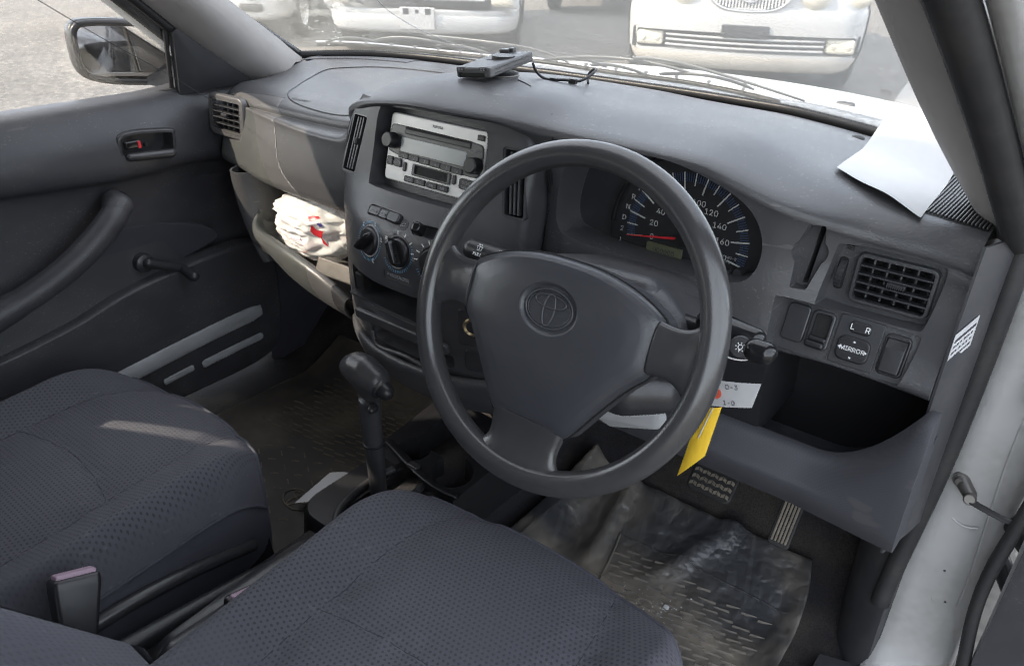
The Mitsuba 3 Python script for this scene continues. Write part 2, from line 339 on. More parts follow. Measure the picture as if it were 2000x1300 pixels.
add('tailgate', hull([(s * .75, y, z) for s in (-1, 1) for y, z in ((-2.6, .35), (-2.6, 1.0), (-2.64, .35), (-2.64, 1.0))]), 'mat_white_paint', 35, CB)
# floor, firewall and tunnel
P = []
for x in np.linspace(-.76, .74, 31):
    tun = .13 * math.exp(-(x / .12) ** 4)
    P.append([(x, y, z + (tun if y < .55 else tun * .5)) for y, z in ((-2.6, .33), (-.9, .33), (-.35, .315), (.0, .315), (.30, .318), (.42, .35), (.52, .45), (.60, .62), (.64, .85))])
add('floor_carpet', grid_mesh(np.array(P)), 'mat_carpet', 50, CB, label='dark dusty carpet of the car floor')
# hood and cowl
P = []
for x in np.linspace(-.78, .74, 41):
    row = []
    for t in np.linspace(0, 1, 14):
        y0 = float(yb(np.clip(x, -.75, .75))) + .16; y1 = 1.42 - .18 * abs(x / .7) ** 2.4; y = y0 + (y1 - y0) * t
        row.append((x, y, 1.024 - .03 * abs(x / .76) ** 2 - .055 * t ** 1.6))
    row += [(x, y1 + .05, .93 - .03 * abs(x / .76) ** 2), (x, y1 + .10, .80), (x, y1 + .14, .45)]
    P.append(row)
add('hood', thick(np.array(P)[:, ::-1], .004), 'mat_hood_white', 40, CB, label='white painted hood beyond the windscreen')
P = []
for x in np.linspace(-.75, .72, 60):
    y0 = float(yb(np.clip(x, -.75, .75))); P.append([(x, y0 + a, z) for a, z in ((.006, 1.034), (.03, 1.031), (.10, 1.028), (.158, 1.025), (.165, 1.018))])
def speck(p, n, uv):
    a = noise(p.x * 260, p.y * 260, p.z * 260); return mix((.05, .052, .055), (.34, .35, .37), smoothstep(.55, .8, a))
prin('mat_speck', mikit.proc(speck), .35, specular=.8)
add('cowl_panel', grid_mesh(np.array(P)), 'mat_speck', 40, CB, label='speckled grey cowl strip under the wipers')
for k, (x, y) in enumerate([(.345, 1.0)]):
    nz = spheres((x - .012, y, 1.012, .007), (x + .012, y, 1.012, .007), (x, y + .012, 1.010, .006))
    add('washer_nozzle', nz, 'mat_dark', True, CB)
# door jamb: white metal of the hinge pillar, its rubber, the kick panel
zz = np.array([1.12, 1.04, .97, .90, .82, .74, .66, .58, .50, .42, .35, .30, .27, .25])
xi = np.interp(zz[::-1], [.25, .33, .52, .70, .86, 1.0, 1.12][:], [.712, .728, .731, .745, .749, .747, .740])[::-1]
yj = np.interp(zz[::-1], [.25, .27, .30, .35, .45, .6, 1.12], [-.25, .12, .25, .32, .345, .352, .352])[::-1]
P = []
for z, x, y in zip(zz, xi, yj):
    w = .070 if z > .62 else .070 + .010 * min(1, (.62 - z) / .2)
    P.append([(x - .004, y + .012, z), (x, y + .001, z), (x + .012, y - .004, z), (x + .3 * w, y - .002, z), (x + .6 * w, y + .002, z + .0), (x + .78 * w, y + .004, z), (x + .86 * w, y + .010, z), (x + w, y + .010, z), (x + w + .010, y + .02, z), (x + w + .016, y + .05, z), (x + w + .016, y + .16, z)])
P = np.array(P); Q = []
for j in range(P.shape[1]): Q.append(np.array([np.interp(np.linspace(0, 13, 80), np.arange(14), P[:, j, k]) for k in range(3)]).T)
P = np.array(Q).transpose(1, 0, 2)
for j in range(P.shape[1]):
    for k in range(3):
        P[2:-2, j, k] = np.convolve(P[:, j, k], np.ones(5) / 5, 'valid')
add('door_jamb', thick(P, .004), 'mat_white_paint', 50, CB, label='white painted metal of the driver door opening')
add('door_jamb_seal', tube(crv([(.735, .325, 1.06), (.738, .315, .95), (.737, .315, .86), (.733, .315, .72), (.722, .318, .56), (.718, .31, .48)], 40), .0125, 12), 'mat_rubber', True, CB, label='black rubber seal beside the white door opening')
for q in ([(.800, .350, 1.0), (.798, .3505, .86), (.797, .3505, .74), (.803, .349, .62), (.806, .347, .50)], [(.760, .3475, .640), (.775, .3462, .632), (.795, .3480, .636)], [(.775, .345, .50), (.773, .343, .42), (.770, .335, .36)]):
    add('panel_crease', tube(crv(q, 24), .0016, 6), 'mat_white_paint', True, CB)
rng_ = np.random.default_rng(3)
for k in range(12): add('grease_speck', ball((.757 + rng_.normal(0, .010), .3508, .700 + rng_.normal(0, .012)), (rng_.uniform(.0006, .0016), .0006, rng_.uniform(.0006, .0014)), 1), 'mat_black', True, CB)
for k in range(7): add('spot_weld', mv(lathe([(0, .0006), (.0035, .0004), (.0042, 0), (0, -.001)], 12), frame(V(.752, .3535, .93 - .05 * k) + V(0, -.0035, 0), (0, -1, 0))), 'mat_white_paint', True, CB)
for q in ((.76, .343, .80), (.776, .3445, .55), (.768, .343, .46), (.79, .344, .5)):
    add('paint_chip', mv(lathe([(0, .0005), (.0026, 0), (0, -.0005)], 7), frame(V(*q) + V(0, .003, 0), (0.05, -1, 0))), 'mat_dark', False, CB)
P = np.array([[(.655, .52, z), (.660, .43, z), (.675, .36, z), (.70, .325, z), (.722, .322, z), (.726, .33, z), (.728, .36, z)] for z in np.linspace(.655, .26, 12)])
P[:, :, 0] += np.linspace(0, .004, 12)[:, None]
add('kick_panel', thick(P, .004), 'mat_dark', 50, CB, label='black kick panel beside the accelerator, scuffed grey')
add('sill_trim', hull([(.655, .30, .27), (.715, .33, .27), (.655, -.6, .27), (.71, -.6, .27), (.665, .30, .345), (.712, .325, .335), (.66, -.6, .345), (.70, -.6, .335)]), 'mat_dark', 35, CB)
P = np.array([[(-.655, .66, z), (-.685, .52, z), (-.690, .42, z), (-.700, .36, z), (-.72, .34, z)] for z in np.linspace(.90, .28, 8)])
add('kick_panel', thick(P, .006), 'mat_door_cloth', 40, CB)
add('inner_fender', hull([(.83, .40, .2), (.83, .40, .95), (.845, .9, .2), (.845, .9, .95), (.80, .41, .2), (.80, .9, .2), (.81, .41, .95), (.81, .9, .95)]), 'mat_white_paint', 35, CB)
add('front_fender', hull([(.84, .48, .3), (.835, .48, .95), (.845, 1.45, .3), (.80, 1.35, .90), (.80, .48, .3), (.79, .48, .97), (.80, 1.4, .3), (.76, 1.3, .92)]), 'mat_white_paint', 35, CB)
add('front_fender', hull([(-.84, .50, .3), (-.825, .50, .94), (-.845, 1.45, .3), (-.80, 1.35, .90), (-.80, .5, .3), (-.78, .5, .975), (-.80, 1.4, .3), (-.76, 1.3, .92)]), 'mat_white_paint', 35, CB)

# ------------------------------------------------------------------ dashboard
DB = thing('dashboard', 'dark grey grained dashboard across the whole width of the cabin', 'dashboard')
DX = [-.69, -.668, -.60, -.45, -.30, -.235, -.20, -.12, 0, .12, .20, .30, .40, .50, .60, .66, .705]
def tab(*v): return Pchip(DX, v)
zc = tab(1.004, 1.014, 1.018, 1.020, 1.025, 1.032, 1.060, 1.098, 1.117, 1.112, 1.098, 1.093, 1.090, 1.064, 1.042, 1.038, 1.036)
yc = tab(.36, .325, .315, .31, .30, .285, .255, .242, .235, .245, .27, .29, .29, .295, .30, .295, .28)
yl = tab(.325, .284, .270, .250, .24, .232, .198, .172, .157, .170, .19, .190, .190, .205, .258, .262, .255)
zl = tab(.978, .99, .995, 1.0, 1.005, 1.012, 1.048, 1.072, 1.086, 1.085, 1.078, 1.077, 1.074, 1.045, 1.016, 1.012, 1.008)
yf1 = tab(.315, .276, .264, .230, .206, .202, .205, .275, .275, .275, .205, .198, .200, .215, .262, .262, .25)
yf2 = tab(.300, .262, .246, .209, .195, .195, .20, .275, .275, .275, .197, .195, .195, .208, .240, .238, .225)
yf3 = tab(.290, .252, .238, .204, .195, .196, .20, .275, .275, .275, .197, .195, .195, .200, .212, .208, .203)
dash_xs = np.linspace(-.69, .705, 141); dash_rings = []
for x in dash_xs:
    B = float(yb(np.clip(x, -.75, .75))) - .004; c, z0 = float(yc(x)), float(zc(x)); zg = 1.040 + .35 * (z0 - 1.040)
    L, ZL = float(yl(x)), float(zl(x)); a, b, d = float(yf1(x)), float(yf2(x)), float(yf3(x))
    prof = [(B, 1.020), (B - .004, 1.034), (B - .05, 1.037 + .1 * (zg - 1.037)), (B - .085, zg * .6 + 1.038 * .4 - .003), (B - .095, zg * .6 + 1.038 * .4 + .002), ((B - .1 + c) / 2 + .02, zg * .4 + z0 * .6 - .002),
            (c + .05, z0 - .001), (c, z0 - .001), (c * .55 + L * .45, z0 * .72 + ZL * .28), (L + .004, ZL + .006), (L, ZL - .006), (L + .003 + .055 * math.exp(-(x / .13) ** 6), ZL - .012), (min(L, a) * .3 + a * .7, ZL * .5 + .49), (a, .975), ((a + b) / 2, .945), (b, .91), ((b + d) / 2, .892), (d, .876), (d + .006, .864), (d + .03, .857), (d + .12, .855)]
    q = chaikin(prof, 3); q = np.vstack([q, [(.40, .855), (.44, .95)]])
    dash_rings.append(np.c_[np.full(len(q), x), q])
dash_rings = np.array(dash_rings)
dash = solid_loft(dash_rings)
dashm = man(dash)
def dash_top(x, y):
    """height of the dashboard's upper skin"""
    def at(i):
        up = dash_rings[i][:-2]; c = up[up[:, 2] > .98]; o = np.argsort(c[:, 1]); return float(np.interp(y, c[o, 1], c[o, 2]))
    t = np.clip((x - dash_xs[0]) / (dash_xs[-1] - dash_xs[0]) * (len(dash_xs) - 1), 0, len(dash_xs) - 1.001); i = int(t); return at(i) * (1 - t + i) + at(i + 1) * (t - i)
F_CL = frame((.35, .20, 1.0), tilt(4)); F_VR = frame((.629, .268, .961), tilt(6)); F_VL = frame((-.627, .254, .961), tilt(6)); F_SW = frame((.6, .235, .90), tilt(22)); F_CS = frame((.5, .24, 1.0), tilt(6))
lip = chaikin([(-.141, .035), (-.153, -.015), (-.151, -.050), (-.131, -.066), (-.028, -.068), (.070, -.069), (.134, -.066), (.151, -.040), (.151, .0), (.132, .036), (.093, .058), (.029, .077), (-.056, .075), (-.115, .062)], 3, True)
def cutter(poly, F, z0, z1, scale=1.0):
    m = extr(poly, z0, z1)
    if scale != 1.0:
        c = np.mean(poly, axis=0); f = 1 - (1 - scale) * (z1 - m.vertices[:, 2]) / (z1 - z0); m.vertices[:, :2] = c + (m.vertices[:, :2] - c) * f[:, None]
    return man(mv(m, F))
dashm -= cutter(lip, F_CL, -.066, .12, .92)
vent_rec = chaikin([(-.062, .042), (.050, .040), (.056, .034), (.050, -.034), (.044, -.040), (-.070, -.041), (-.073, -.034), (-.066, .036)], 2, True)
dashm -= cutter(vent_rec, F_VR, -.006, .06, .95)
dashm -= cutter(rrect(.088, .060, .008, cx=.001), F_VR, -.07, .06)
dashm -= cutter(rrect(.100, .066, .010, cx=.001), F_VL, -.07, .06)
sw_rec = chaikin([(-.083, .027), (.078, .026), (.082, .020), (.076, -.036), (.070, -.040), (-.078, -.040), (-.083, -.034), (-.086, .02)], 2, True)
dashm -= cutter(sw_rec, F_SW, -.006, .06, .95)
slot = np.array([(.048, .026), (.062, .026), (.060, -.055), (.040, -.055), (.041, -.035)])
slot = np.vstack([[(.035, .021), (.0375, .023), (.051, .023), (.0525, .021)], [(.0500 + .009 * math.sin(a), -.012 - .014 * math.cos(a)) for a in np.linspace(2.7, .45, 8)], [(.0465, -.056), (.045, -.058), (.030, -.058), (.0285, -.056)], [(.0315 - .009 * math.sin(a), -.012 - .014 * math.cos(a)) for a in np.linspace(.45, 2.7, 8)]])
dashm -= cutter(slot, F_CS, -.012, .05, .97)
dashm -= cutter([(.0425, .019), (.0485, .019), (.0425, -.053), (.0365, -.053)], F_CS, -.05, .06)
# the left end is silver trim in two tones
def xz_prism(poly, y0, y1):
    m = trimesh.creation.extrude_polygon(Polygon(poly), y1 - y0, engine='earcut'); v = m.vertices.copy(); m.vertices = np.c_[v[:, 0], y1 - v[:, 2], v[:, 1]]; trimesh.repair.fix_normals(m); return man(m)
seam = crv([(-.33, .80), (-.345, .872), (-.40, .908), (-.425, .95), (-.45, .995), (-.49, 1.018), (-.60, 1.022)], 24)
seam2 = crv([(-.40, .80), (-.43, .872), (-.468, .905), (-.505, .945), (-.525, .975), (-.56, .995)], 20)
outer = [tuple(p) for p in seam] + [(-.80, 1.0), (-.80, .80)]
part = xz_prism(outer, 0, .283); tr = dashm ^ part; dashm = dashm - part
p2 = xz_prism([tuple(p) for p in seam2] + [(-.575, .92), (-.80, .92), (-.80, .80)], 0, .30)
add('dash_pad', tm(dashm), 'mat_dash', 32, DB)
add('end_trim', tm(tr ^ p2), 'mat_trim_green', 32, DB, label='grey green painted end of the dashboard by the passenger door')
add('end_trim', tm(tr - p2), 'mat_trim_silver', 32, DB, label='silver painted band around the left air vent')
# joints: fine dark seams along the driver side crest, around the centre hood and the airbag lid
def seam_tube(poly, r=.0011): return tube(crv(poly, 60), r, 6)
def on_top(p): return [(x, y, dash_top(x, y) + .0002) for x, y in crv(np.array(p), 40)]
add('seam', tube(on_top([(-.240, .31), (-.27, .42), (-.30, .555)]), .0012, 6), 'mat_black', True, DB)
add('seam', tube(on_top([(.203, .197), (.185, .215), (.161, .236), (.137, .252), (.092, .281), (.066, .295)]), .0012, 6), 'mat_black', True, DB)
def face_y(x, z):
    i = int(np.argmin(abs(dash_xs - x))); q = dash_rings[i][:-24]; c = q[(q[:, 1] < .34)]; o = np.argsort(c[:, 2]); return float(np.interp(z, c[o, 2], c[o, 1]))
add('seam', tube([(x, face_y(x, z) - .0003, z) for x, z in crv([(.203, 1.072), (.196, 1.03), (.190, .97), (.185, .90), (.182, .868)], 30)], .0012, 6), 'mat_black', True, DB)
# airbag lid, slightly raised on the passenger side
lid = chaikin([(-.515, .335), (-.49, .30), (-.44, .272), (-.34, .256), (-.26, .252), (-.235, .268), (-.225, .30), (-.265, .44), (-.31, .585), (-.36, .60), (-.50, .575), (-.585, .51), (-.60, .48), (-.56, .40)], 3, True)
add('airbag_seam', tube([(x, y, dash_top(x, y) + .0003) for x, y in lid], .0014, 6, True), 'mat_black', True, DB)
F_T = frame((-.43, .285, dash_top(-.43, .285) + .0008), (0, -.35, 1), up=(0, 1, 0))
add('airbag_lettering', txt('SRS AIRBAG', .0065, F_T, .0003), 'mat_black', False, DB)
# speaker grilles at both windscreen corners: perforated strips
def grille(xa, xb, rows, lab):
    sheet = []; holes = []
    for x in np.linspace(xa, xb, 26):
        B = float(yb(np.clip(x, -.75, .75)))
        sheet.append([(x, y, dash_top(x, y) + .0012) for y in np.linspace(B - .014, B - rows, 8)])
    P = np.array(sheet); P = P if xa > xb else P[::-1]
    g = grid_mesh(P); 
    if g.face_normals[:, 2].mean() < 0: P = P[::-1]
    def f(p, n, uv):
        u, v = p.x / .0046, p.y / .0040; r = dr.floor(v); uu = u + .5 * (r - 2 * dr.floor(r / 2))
        a, b = uu - dr.floor(uu) - .5, v - r - .5; d = dr.sqrt(a * a + b * b)
        return mix((.008, .008, .009), (.075, .078, .088), smoothstep(.26, .36, d))
    if 'mat_grille' not in scene: prin('mat_grille', mikit.proc(f), .5)
    return add('speaker_grille', thick(P, .002), 'mat_grille', 40, DB, label=lab)
grille(-.70, -.50, .065, 'perforated grille strip in the left windscreen corner')
# right corner: a fan of fine bars
for k in range(26):
    x0 = .600 + k * .0040
    B = float(yb(np.clip(x0, -.75, .75)))
    ya = .318 - .16 * (x0 - .61)
    if B - .02 < ya or x0 < .612: continue
    q = [(x0 + (y - ya) * .03, y, dash_top(x0, y) + .0016) for y in np.linspace(ya, min(B - .016, .52), 8)]
    add('grille_bar', tube(q, .0013, 5), 'mat_dash', True, DB)
hs = []
for x in np.linspace(.612, .702, 14):
    B = float(yb(np.clip(x, -.75, .75))); hs.append([(x, y, dash_top(x, y) + .0006) for y in np.linspace(.314 - .16 * (x - .61), min(B - .012, .54), 6)])
add('grille_bed', grid_mesh(np.array(hs)), 'mat_hole', 40, DB)
yy = float(yb(.475)) - .075; add('rubber_stop', ball((.475, yy, dash_top(.475, yy)), (.010, .012, .004)), 'mat_rubber', True, DB)

# ---- instrument cluster
IC = 'dashboard__instrument_cluster'
F_D = frame(pts(F_CL, [(0, 0, -.05)])[0], tilt(4)); DC = V(.029, -.0365)
back = extr(inset(lip, .004), -.014, -.010); add('instrument_cluster', mv(back, F_D), 'mat_dark', 35, None)
dome = [(DC[0] + .112 * math.cos(a), DC[1] + .112 * math.sin(a)) for a in np.linspace(-.25, math.pi + .25, 60)]
COUNT['dashboard__instrument_cluster'] = 1
scene[IC] = scene.pop('instrument_cluster'); COUNT.pop('instrument_cluster', None)
dm = Polygon(dome).intersection(Polygon(inset(lip, .006))); dm = np.array(dm.exterior.coords)[:-1]
add('dial_face', mv(extr(dm, -.010, -.001), F_D), 'mat_black', 35, IC, label='black round dial face')
ring = tube(pts(F_D, [(DC[0] + .108 * math.cos(a), DC[1] + .108 * math.sin(a), .001) for a in np.linspace(-.1, math.pi - .0, 60)]), .003, 8); add('dial_ring', ring, 'mat_black_gloss', True, IC)
major, minor = [], []
def tick(ang, r0, r1, w):
    c, s = math.cos(ang), math.sin(ang); b = trimesh.creation.box([r1 - r0, w, .0006]); b.apply_transform(np.array([[c, -s, 0, DC[0] + c * (r0 + r1) / 2], [s, c, 0, DC[1] + s * (r0 + r1) / 2], [0, 0, 1, 0], [0, 0, 0, 1.0]])); return mv(b, F_D)
for v in range(0, 181, 2):
    a = math.radians(190 - v / 20 * 22.5)
    if v % 20 == 0: major.append(tick(a, .062, .086, .0019))
    elif v % 10 == 0: major.append(tick(a, .070, .086, .0016))
    else: minor.append(tick(a, .074, .085, .0011))
for t in major: add('tick', t, 'mat_gauge_print', False, IC)
add('fine_ticks', cat(*minor), 'mat_dim_blue', False, IC, kind='stuff', label='fine blue speed marks')
for v in range(0, 181, 20):
    a = math.radians(190 - v / 20 * 22.5); r = .048 if v < 100 else .051
    add('numeral', txt(str(v), .0074, F_D, .0005, x=DC[0] + r * math.cos(a), y=DC[1] + r * math.sin(a)), 'mat_gauge_print', False, IC)
for k, ch in enumerate('PRND2L'):
    t = math.radians(143 + k * 9.2); add('gear_letter', txt(ch, .0068, F_D, .0005, bold=False, x=DC[0] + .099 * math.cos(t) + .006, y=DC[1] + .099 * math.sin(t) - .008), 'mat_grey_print' if k > 3 else 'mat_gauge_print', False, IC)
add('needle', mv(hull([(-.084, -.0006, .004), (-.084, .0006, .004), (.004, -.0022, .004), (.004, .0022, .004), (-.084, 0, .0048), (.004, 0, .006)]), F_D @ np.array([[math.cos(math.radians(9.5)), -math.sin(math.radians(9.5)), 0, DC[0]], [math.sin(math.radians(9.5)), math.cos(math.radians(9.5)), 0, DC[1]], [0, 0, 1, 0], [0, 0, 0, 1.0]])), 'mat_red', False, IC, label='red speedometer needle resting at zero')
add('needle_cap', mv(cyl(.011, .008, 24, .002, .009), F_D, t=None) if False else mv(mv(cyl(.011, .008, 24, .002, .009), t=(DC[0], DC[1], 0)), F_D), 'mat_black_gloss', 35, IC)
add('odometer', mv(plate(.052, .017, .003, .002, .0005, .003, -.060), F_D), 'mat_lcd', 35, IC, label='greenish odometer display')
add('odometer_digits', txt('000000', .006, F_D, .0034, x=.003, y=-.060), 'mat_dark', False, IC)
for q, r in (((.110, -.060, 0), .007), ((.098, -.0605, 0), .003)):
    add('reset_knob', mv(mv(lathe([(0, .012), (r * .8, .012), (r, .010), (r, 0)], 20), t=q), F_D), 'mat_dark', 35, IC)
add('service_print', txt('180-8', .0035, F_D, .0005, x=.094, y=-.0455), 'mat_grey_print', False, IC)
add('service_print', txt('DPD', .0035, F_D, .0005, x=.090, y=-.0515), 'mat_grey_print', False, IC)

# ---- air vents
def ring_plate(w, h, r, d, t, bev=.001, cx=0, cy=0):
    return tm(man(plate(w, h, d, r, bev, cx, cy)) - man(mv(plate(w - 2 * t, h - 2 * t, d + .02, max(r - t, .001), .0005, cx, cy), t=(0, 0, -.01))))
def vent(F, w, h, cx, nslat, nvane, fmat, lab, tiltd=0):
    v = 'dashboard__' + key('air_vent_group') if False else key('dashboard__air_vent')
    scene[v] = mikit.ply(mv(ring_plate(w, h, .009, .010, .0045, .002, cx), F, t=(0, 0, -.006)) if False else mv(mv(ring_plate(w, h, .009, .010, .0045, .002, cx), t=(0, 0, -.006)), F), fmat, 35)
    labels[v] = {'label': lab}
    ww, hh = w - .009, h - .009
    for k in range(nslat):
        y = -hh / 2 + hh * (k + .5) / nslat if nslat > 4 else -hh / 2 + hh * (k + 1) / (nslat + 1)
        b = rbox((ww, .0026, .012), .0011); b.apply_transform(trimesh.transformations.rotation_matrix(math.radians(tiltd), [1, 0, 0])); add('slat', mv(mv(b, t=(cx, y, -.002)), F), 'mat_dark', 35, v)
    for k in range(nvane):
        x = cx - ww / 2 + ww * (k + .5) / nvane
        b = rbox((.0030, hh, .022), .0009); b.apply_transform(trimesh.transformations.rotation_matrix(math.radians(28), [0, 1, 0])); add('vane', mv(mv(b, t=(x, 0, -.0195)), F), 'mat_dash_lower', 35, v)
    add('duct', mv(mv(plate(ww, hh, .003, .004), t=(cx, 0, -.050)), F), 'mat_hole', 35, v)
    return v
v = vent(F_VR, .088, .060, .001, 4, 5, 'mat_dash_lower', 'right air vent by the driver door')
tab_ = [mv(rbox((.0012, .006, .006), .0004), t=(-.004 + .0022 * k, .001, .005)) for k in range(9)]
add('vent_tab', mv(cat(rbox((.021, .006, .006), .002, (.005, .001, .003)), *tab_), F_VR), 'mat_dark', 35, v)
# its thumb wheel
tw = cyl(.020, .007, 40, -.0035); tw = cat(tw, *[mv(rbox((.002, .0035, .0075), .0006), t=(0, 0, 0), F=trimesh.transformations.rotation_matrix(a, [0, 0, 1]) @ trimesh.transformations.translation_matrix([.020, 0, 0])) for a in np.linspace(0, 2 * math.pi, 22, False)])
tw.apply_transform(trimesh.transformations.rotation_matrix(math.pi / 2, [0, 1, 0])); tw.apply_transform(trimesh.transformations.rotation_matrix(math.radians(-3), [0, 0, 1]))
add('thumb_wheel', mv(mv(tw, t=(-.0585, -.002, -.0165)), F_VR), 'mat_dark', 30, v)
add('wheel_slot', mv(mv(plate(.011, .040, .0012, .005, .0004), t=(-.0585, -.002, -.0062)), F_VR), 'mat_hole', 30, v)
for k in range(3): add('vent_mark', mv(tube([(-.052 + .003 * k - .006, .031 + .0028 * (i % 2) - .0 + .0, -.0052) for i in range(4)] if False else [(-.060 + .003 * i, .028 + .0022 * k + .0008 * (i % 2), -.0055) for i in range(4)], .0005, 5), F_VR), 'mat_hole', False, v)
vl = vent(F_VL, .100, .066, .001, 4, 5, 'mat_trim_silver', 'left air vent in the silver dashboard end', tiltd=0)
add('vent_tab', mv(rbox((.018, .006, .008), .002, (0, .002, .006)), F_VL), 'mat_dark', 35, vl)
fr_ = mv(mv(ring_plate(.116, .082, .016, .012, .0085, .004, .001), t=(0, 0, -.007)), F_VL); add('vent_surround', fr_, 'mat_trim_silver', 40, vl)

# ---- switch panel at the driver's right
SWP = key('dashboard__switch_panel'); scene[SWP] = mikit.ply(mv(polyplate(inset(sw_rec, .001), .010, .001, -.014), F_SW), 'mat_dash_lower', 35)
def sw(name, mesh, mat, lab=None, **k): return add(name, mv(mesh, F_SW), mat, 35, SWP, label=lab, **k)
sw('blank_cover', plate(.027, .046, .006, .006, .002, -.058, -.002, -.004), 'mat_dark', 'blank rectangular switch cover')
hk = tm(man(plate(.027, .046, .007, .006, .002, -.028, -.003, -.004)) - man(mv(rbox((.020, .032, .03), .004), t=(-.028, .001, .0))))
sw('hook_frame', hk, 'mat_dark'); sw('hook_back', plate(.019, .032, .002, .003, .0005, -.028, .001, -.004), 'mat_hole')
sw('hook', cat(rbox((.022, .008, .016), .003, (-.028, -.0205, .006)), rbox((.020, .006, .010), .002, (-.028, -.014, .001))), 'mat_black', 'black hook under the open switch slot')
sw('mirror_panel', plate(.050, .058, .004, .003, .0008, .014, -.005, -.004), 'mat_dark')
sw('selector_button', plate(.025, .014, .007, .006, .002, .014, .0125, -.004), 'mat_black', 'small oval button marked L R')
for ch, x in (('L', .0055), ('R', .0225)): sw('button_letter', mv(txt(ch, .0068, np.eye(4), .0006), t=(x, .0125, .0031)), 'mat_white_print')
sw('mirror_button', plate(.037, .029, .008, .009, .002, .013, -.0135, -.004), 'mat_black', 'square mirror adjustment button')
sw('mirror_lettering', mv(txt('MIRROR', .0052, np.eye(4), .0006), t=(.013, -.0135, .0041)), 'mat_white_print')
for q in ([(-.0035, -.0135), (-.001, -.0119), (-.001, -.0151)], [(.0295, -.0135), (.027, -.0119), (.027, -.0151)], [(.013, -.003), (.0114, -.0052), (.0146, -.0052)], [(.013, -.0248), (.0114, -.0226), (.0146, -.0226)]):
    sw('arrow', extr(q, .0041, .0047), 'mat_white_print')
rk = tm(man(plate(.028, .048, .006, .006, .0015, .056, -.0065, -.004)) - man(mv(plate(.0235, .043, .03, .004, .001, .056, -.0065, -.01), t=(0, 0, 0))))
sw('rocker_frame', rk, 'mat_black')
sw('rocker', hull(np.vstack([mv(rbox((.0225, .030, .010), .002, (.056, -.0125, .003))).vertices, mv(rbox((.0225, .004, .004), .0015, (.056, .010, -.001))).vertices])), 'mat_black', 'black rocker switch at the right end of the panel')

# ---- end cap by the door with its sticker
P = np.array([[(.706, .215 + (.02 if z > .98 else 0) * 0 + max(0, z - .9) * .22, z), (.712, .235 + max(0, z - .9) * .2, z), (.722, .275 + max(0, z - .9) * .1, z), (.730, .312, z), (.731, .36, z)] for z in np.linspace(1.035, .64, 16)])
add('end_cap', thick(P, .003), 'mat_dash_lower', 40, DB)
F_ST = frame((.7215, .268, .925), unit((.962, -.272, 0)))
stk = thing('sticker', 'white printed sticker on the right end of the dashboard', 'sticker')
qd = [(-.036, -.036), (-.031, .016), (.026, .040), (.024, -.014)]
scene[stk] = mikit.ply(mv(extr([(-.050, -.020), (-.050, .019), (-.004, .030), (-.003, -.007)], .0012, .0018), F_ST), 'mat_paper', False)
for k in range(5):
    y = .0235 - .0075 * k
    add('print_line', mv(cat(*[extr([(x - .027, y + x * .25 - h - .008), (x - .027, y + x * .25 + h - .008), (x + w - .027, y + (x + w) * .25 + h - .008), (x + w - .027, y + (x + w) * .25 - h - .008)], .0018, .0021) for x, w, h in ([(-.020, .040, .0020)] if k == 0 else [(-.020 + .0068 * j, .0052 - .001 * ((j * k) % 3), .0015 - .0004 * ((j + k) % 2)) for j in range(6)])]), F_ST), 'mat_ink', False, stk)

# ---- knee panel under the driver's side
P = []
for x in np.linspace(.17, .722, 60):
    t = np.clip((x - .60) / .112, 0, 1); zt = .752 + .105 * t ** 2.2; yo = .0 - .012 * t
    q = chaikin([(.36, zt - .06), (.235, zt - .06), (.222, zt - .045), (.212, zt - .004), (.196 + yo, zt + .014), (.172 + yo, zt + .012), (.155 + yo, zt - .012), (.147 + yo, .735), (.150 + yo, .712), (.168 + yo, .690), (.196, .675), (.240, .666), (.36, .66)], 2)
    P.append(np.c_[np.full(len(q), x), q])
def weave_col(p, n, uv):
    u, v = p.x / .0042, (p.z - p.y * .3) / .0036; a = dr.sin(u * 6.2832) * dr.sin(v * 6.2832)
    s = smoothstep(.72, .78, fbm(p.x * 22, p.y * 22, p.z * 60, 3))
    return mix(mix((.034, .034, .040), (.060, .061, .070), smoothstep(-.2, .5, a) * .18 + .4), (.2, .19, .18), s * .08)
prin('mat_weave', mikit.proc(weave_col), .55)
add('knee_panel', solid_loft(np.array(P)), 'mat_weave', 40, DB, label='textured knee panel under the wheel side of the dashboard')
add('pocket_back', hull([(.17, .33, .64), (.71, .33, .64), (.17, .33, .87), (.71, .33, .87), (.17, .35, .64), (.71, .35, .64), (.17, .35, .87), (.71, .35, .87)]), 'mat_black', 35, DB)
add('pocket_wall', hull([(.46, .19, .862), (.53, .19, .862), (.47, .19, .75), (.535, .19, .75), (.46, .33, .862), (.53, .33, .862), (.47, .33, .75), (.535, .33, .75)]), 'mat_black', 35, DB)

# ---- passenger shelf with its curved tray
rim = crv([(-.515, .225, .800), (-.50, .20, .778), (-.44, .178, .776), (-.37, .158, .780), (-.26, .148, .764), (-.19, .155, .728)], 40)
bot = crv([(-.50, .23, .775), (-.48, .205, .752), (-.43, .182, .742), (-.36, .172, .715), (-.27, .168, .694), (-.185, .172, .680)], 40)
P = []
for a, b in zip(rim, bot):
    mid = (a + b) / 2 + V(-.004, -.010, .0)
    q = chaikin([a + V(0, .03, -.03), a + V(0, .010, -.004), a, a * .75 + mid * .25 + V(0, -.004, 0), mid, b, b + V(0, .03, -.004), b + V(0, .10, .03)], 2); P.append(q)
P = np.array(P); n1 = 28
shell = thick(P[:, ::-1], .004)
cutp = xz_prism([(-.245, .6), (-.265, .70), (-.285, .80), (-.8, .80), (-.8, .6)], 0, .5); cutq = xz_prism([(-.20, .6), (-.215, .70), (-.222, .80), (-.8, .80), (-.8, .6)], 0, .5)
ms = man(shell)
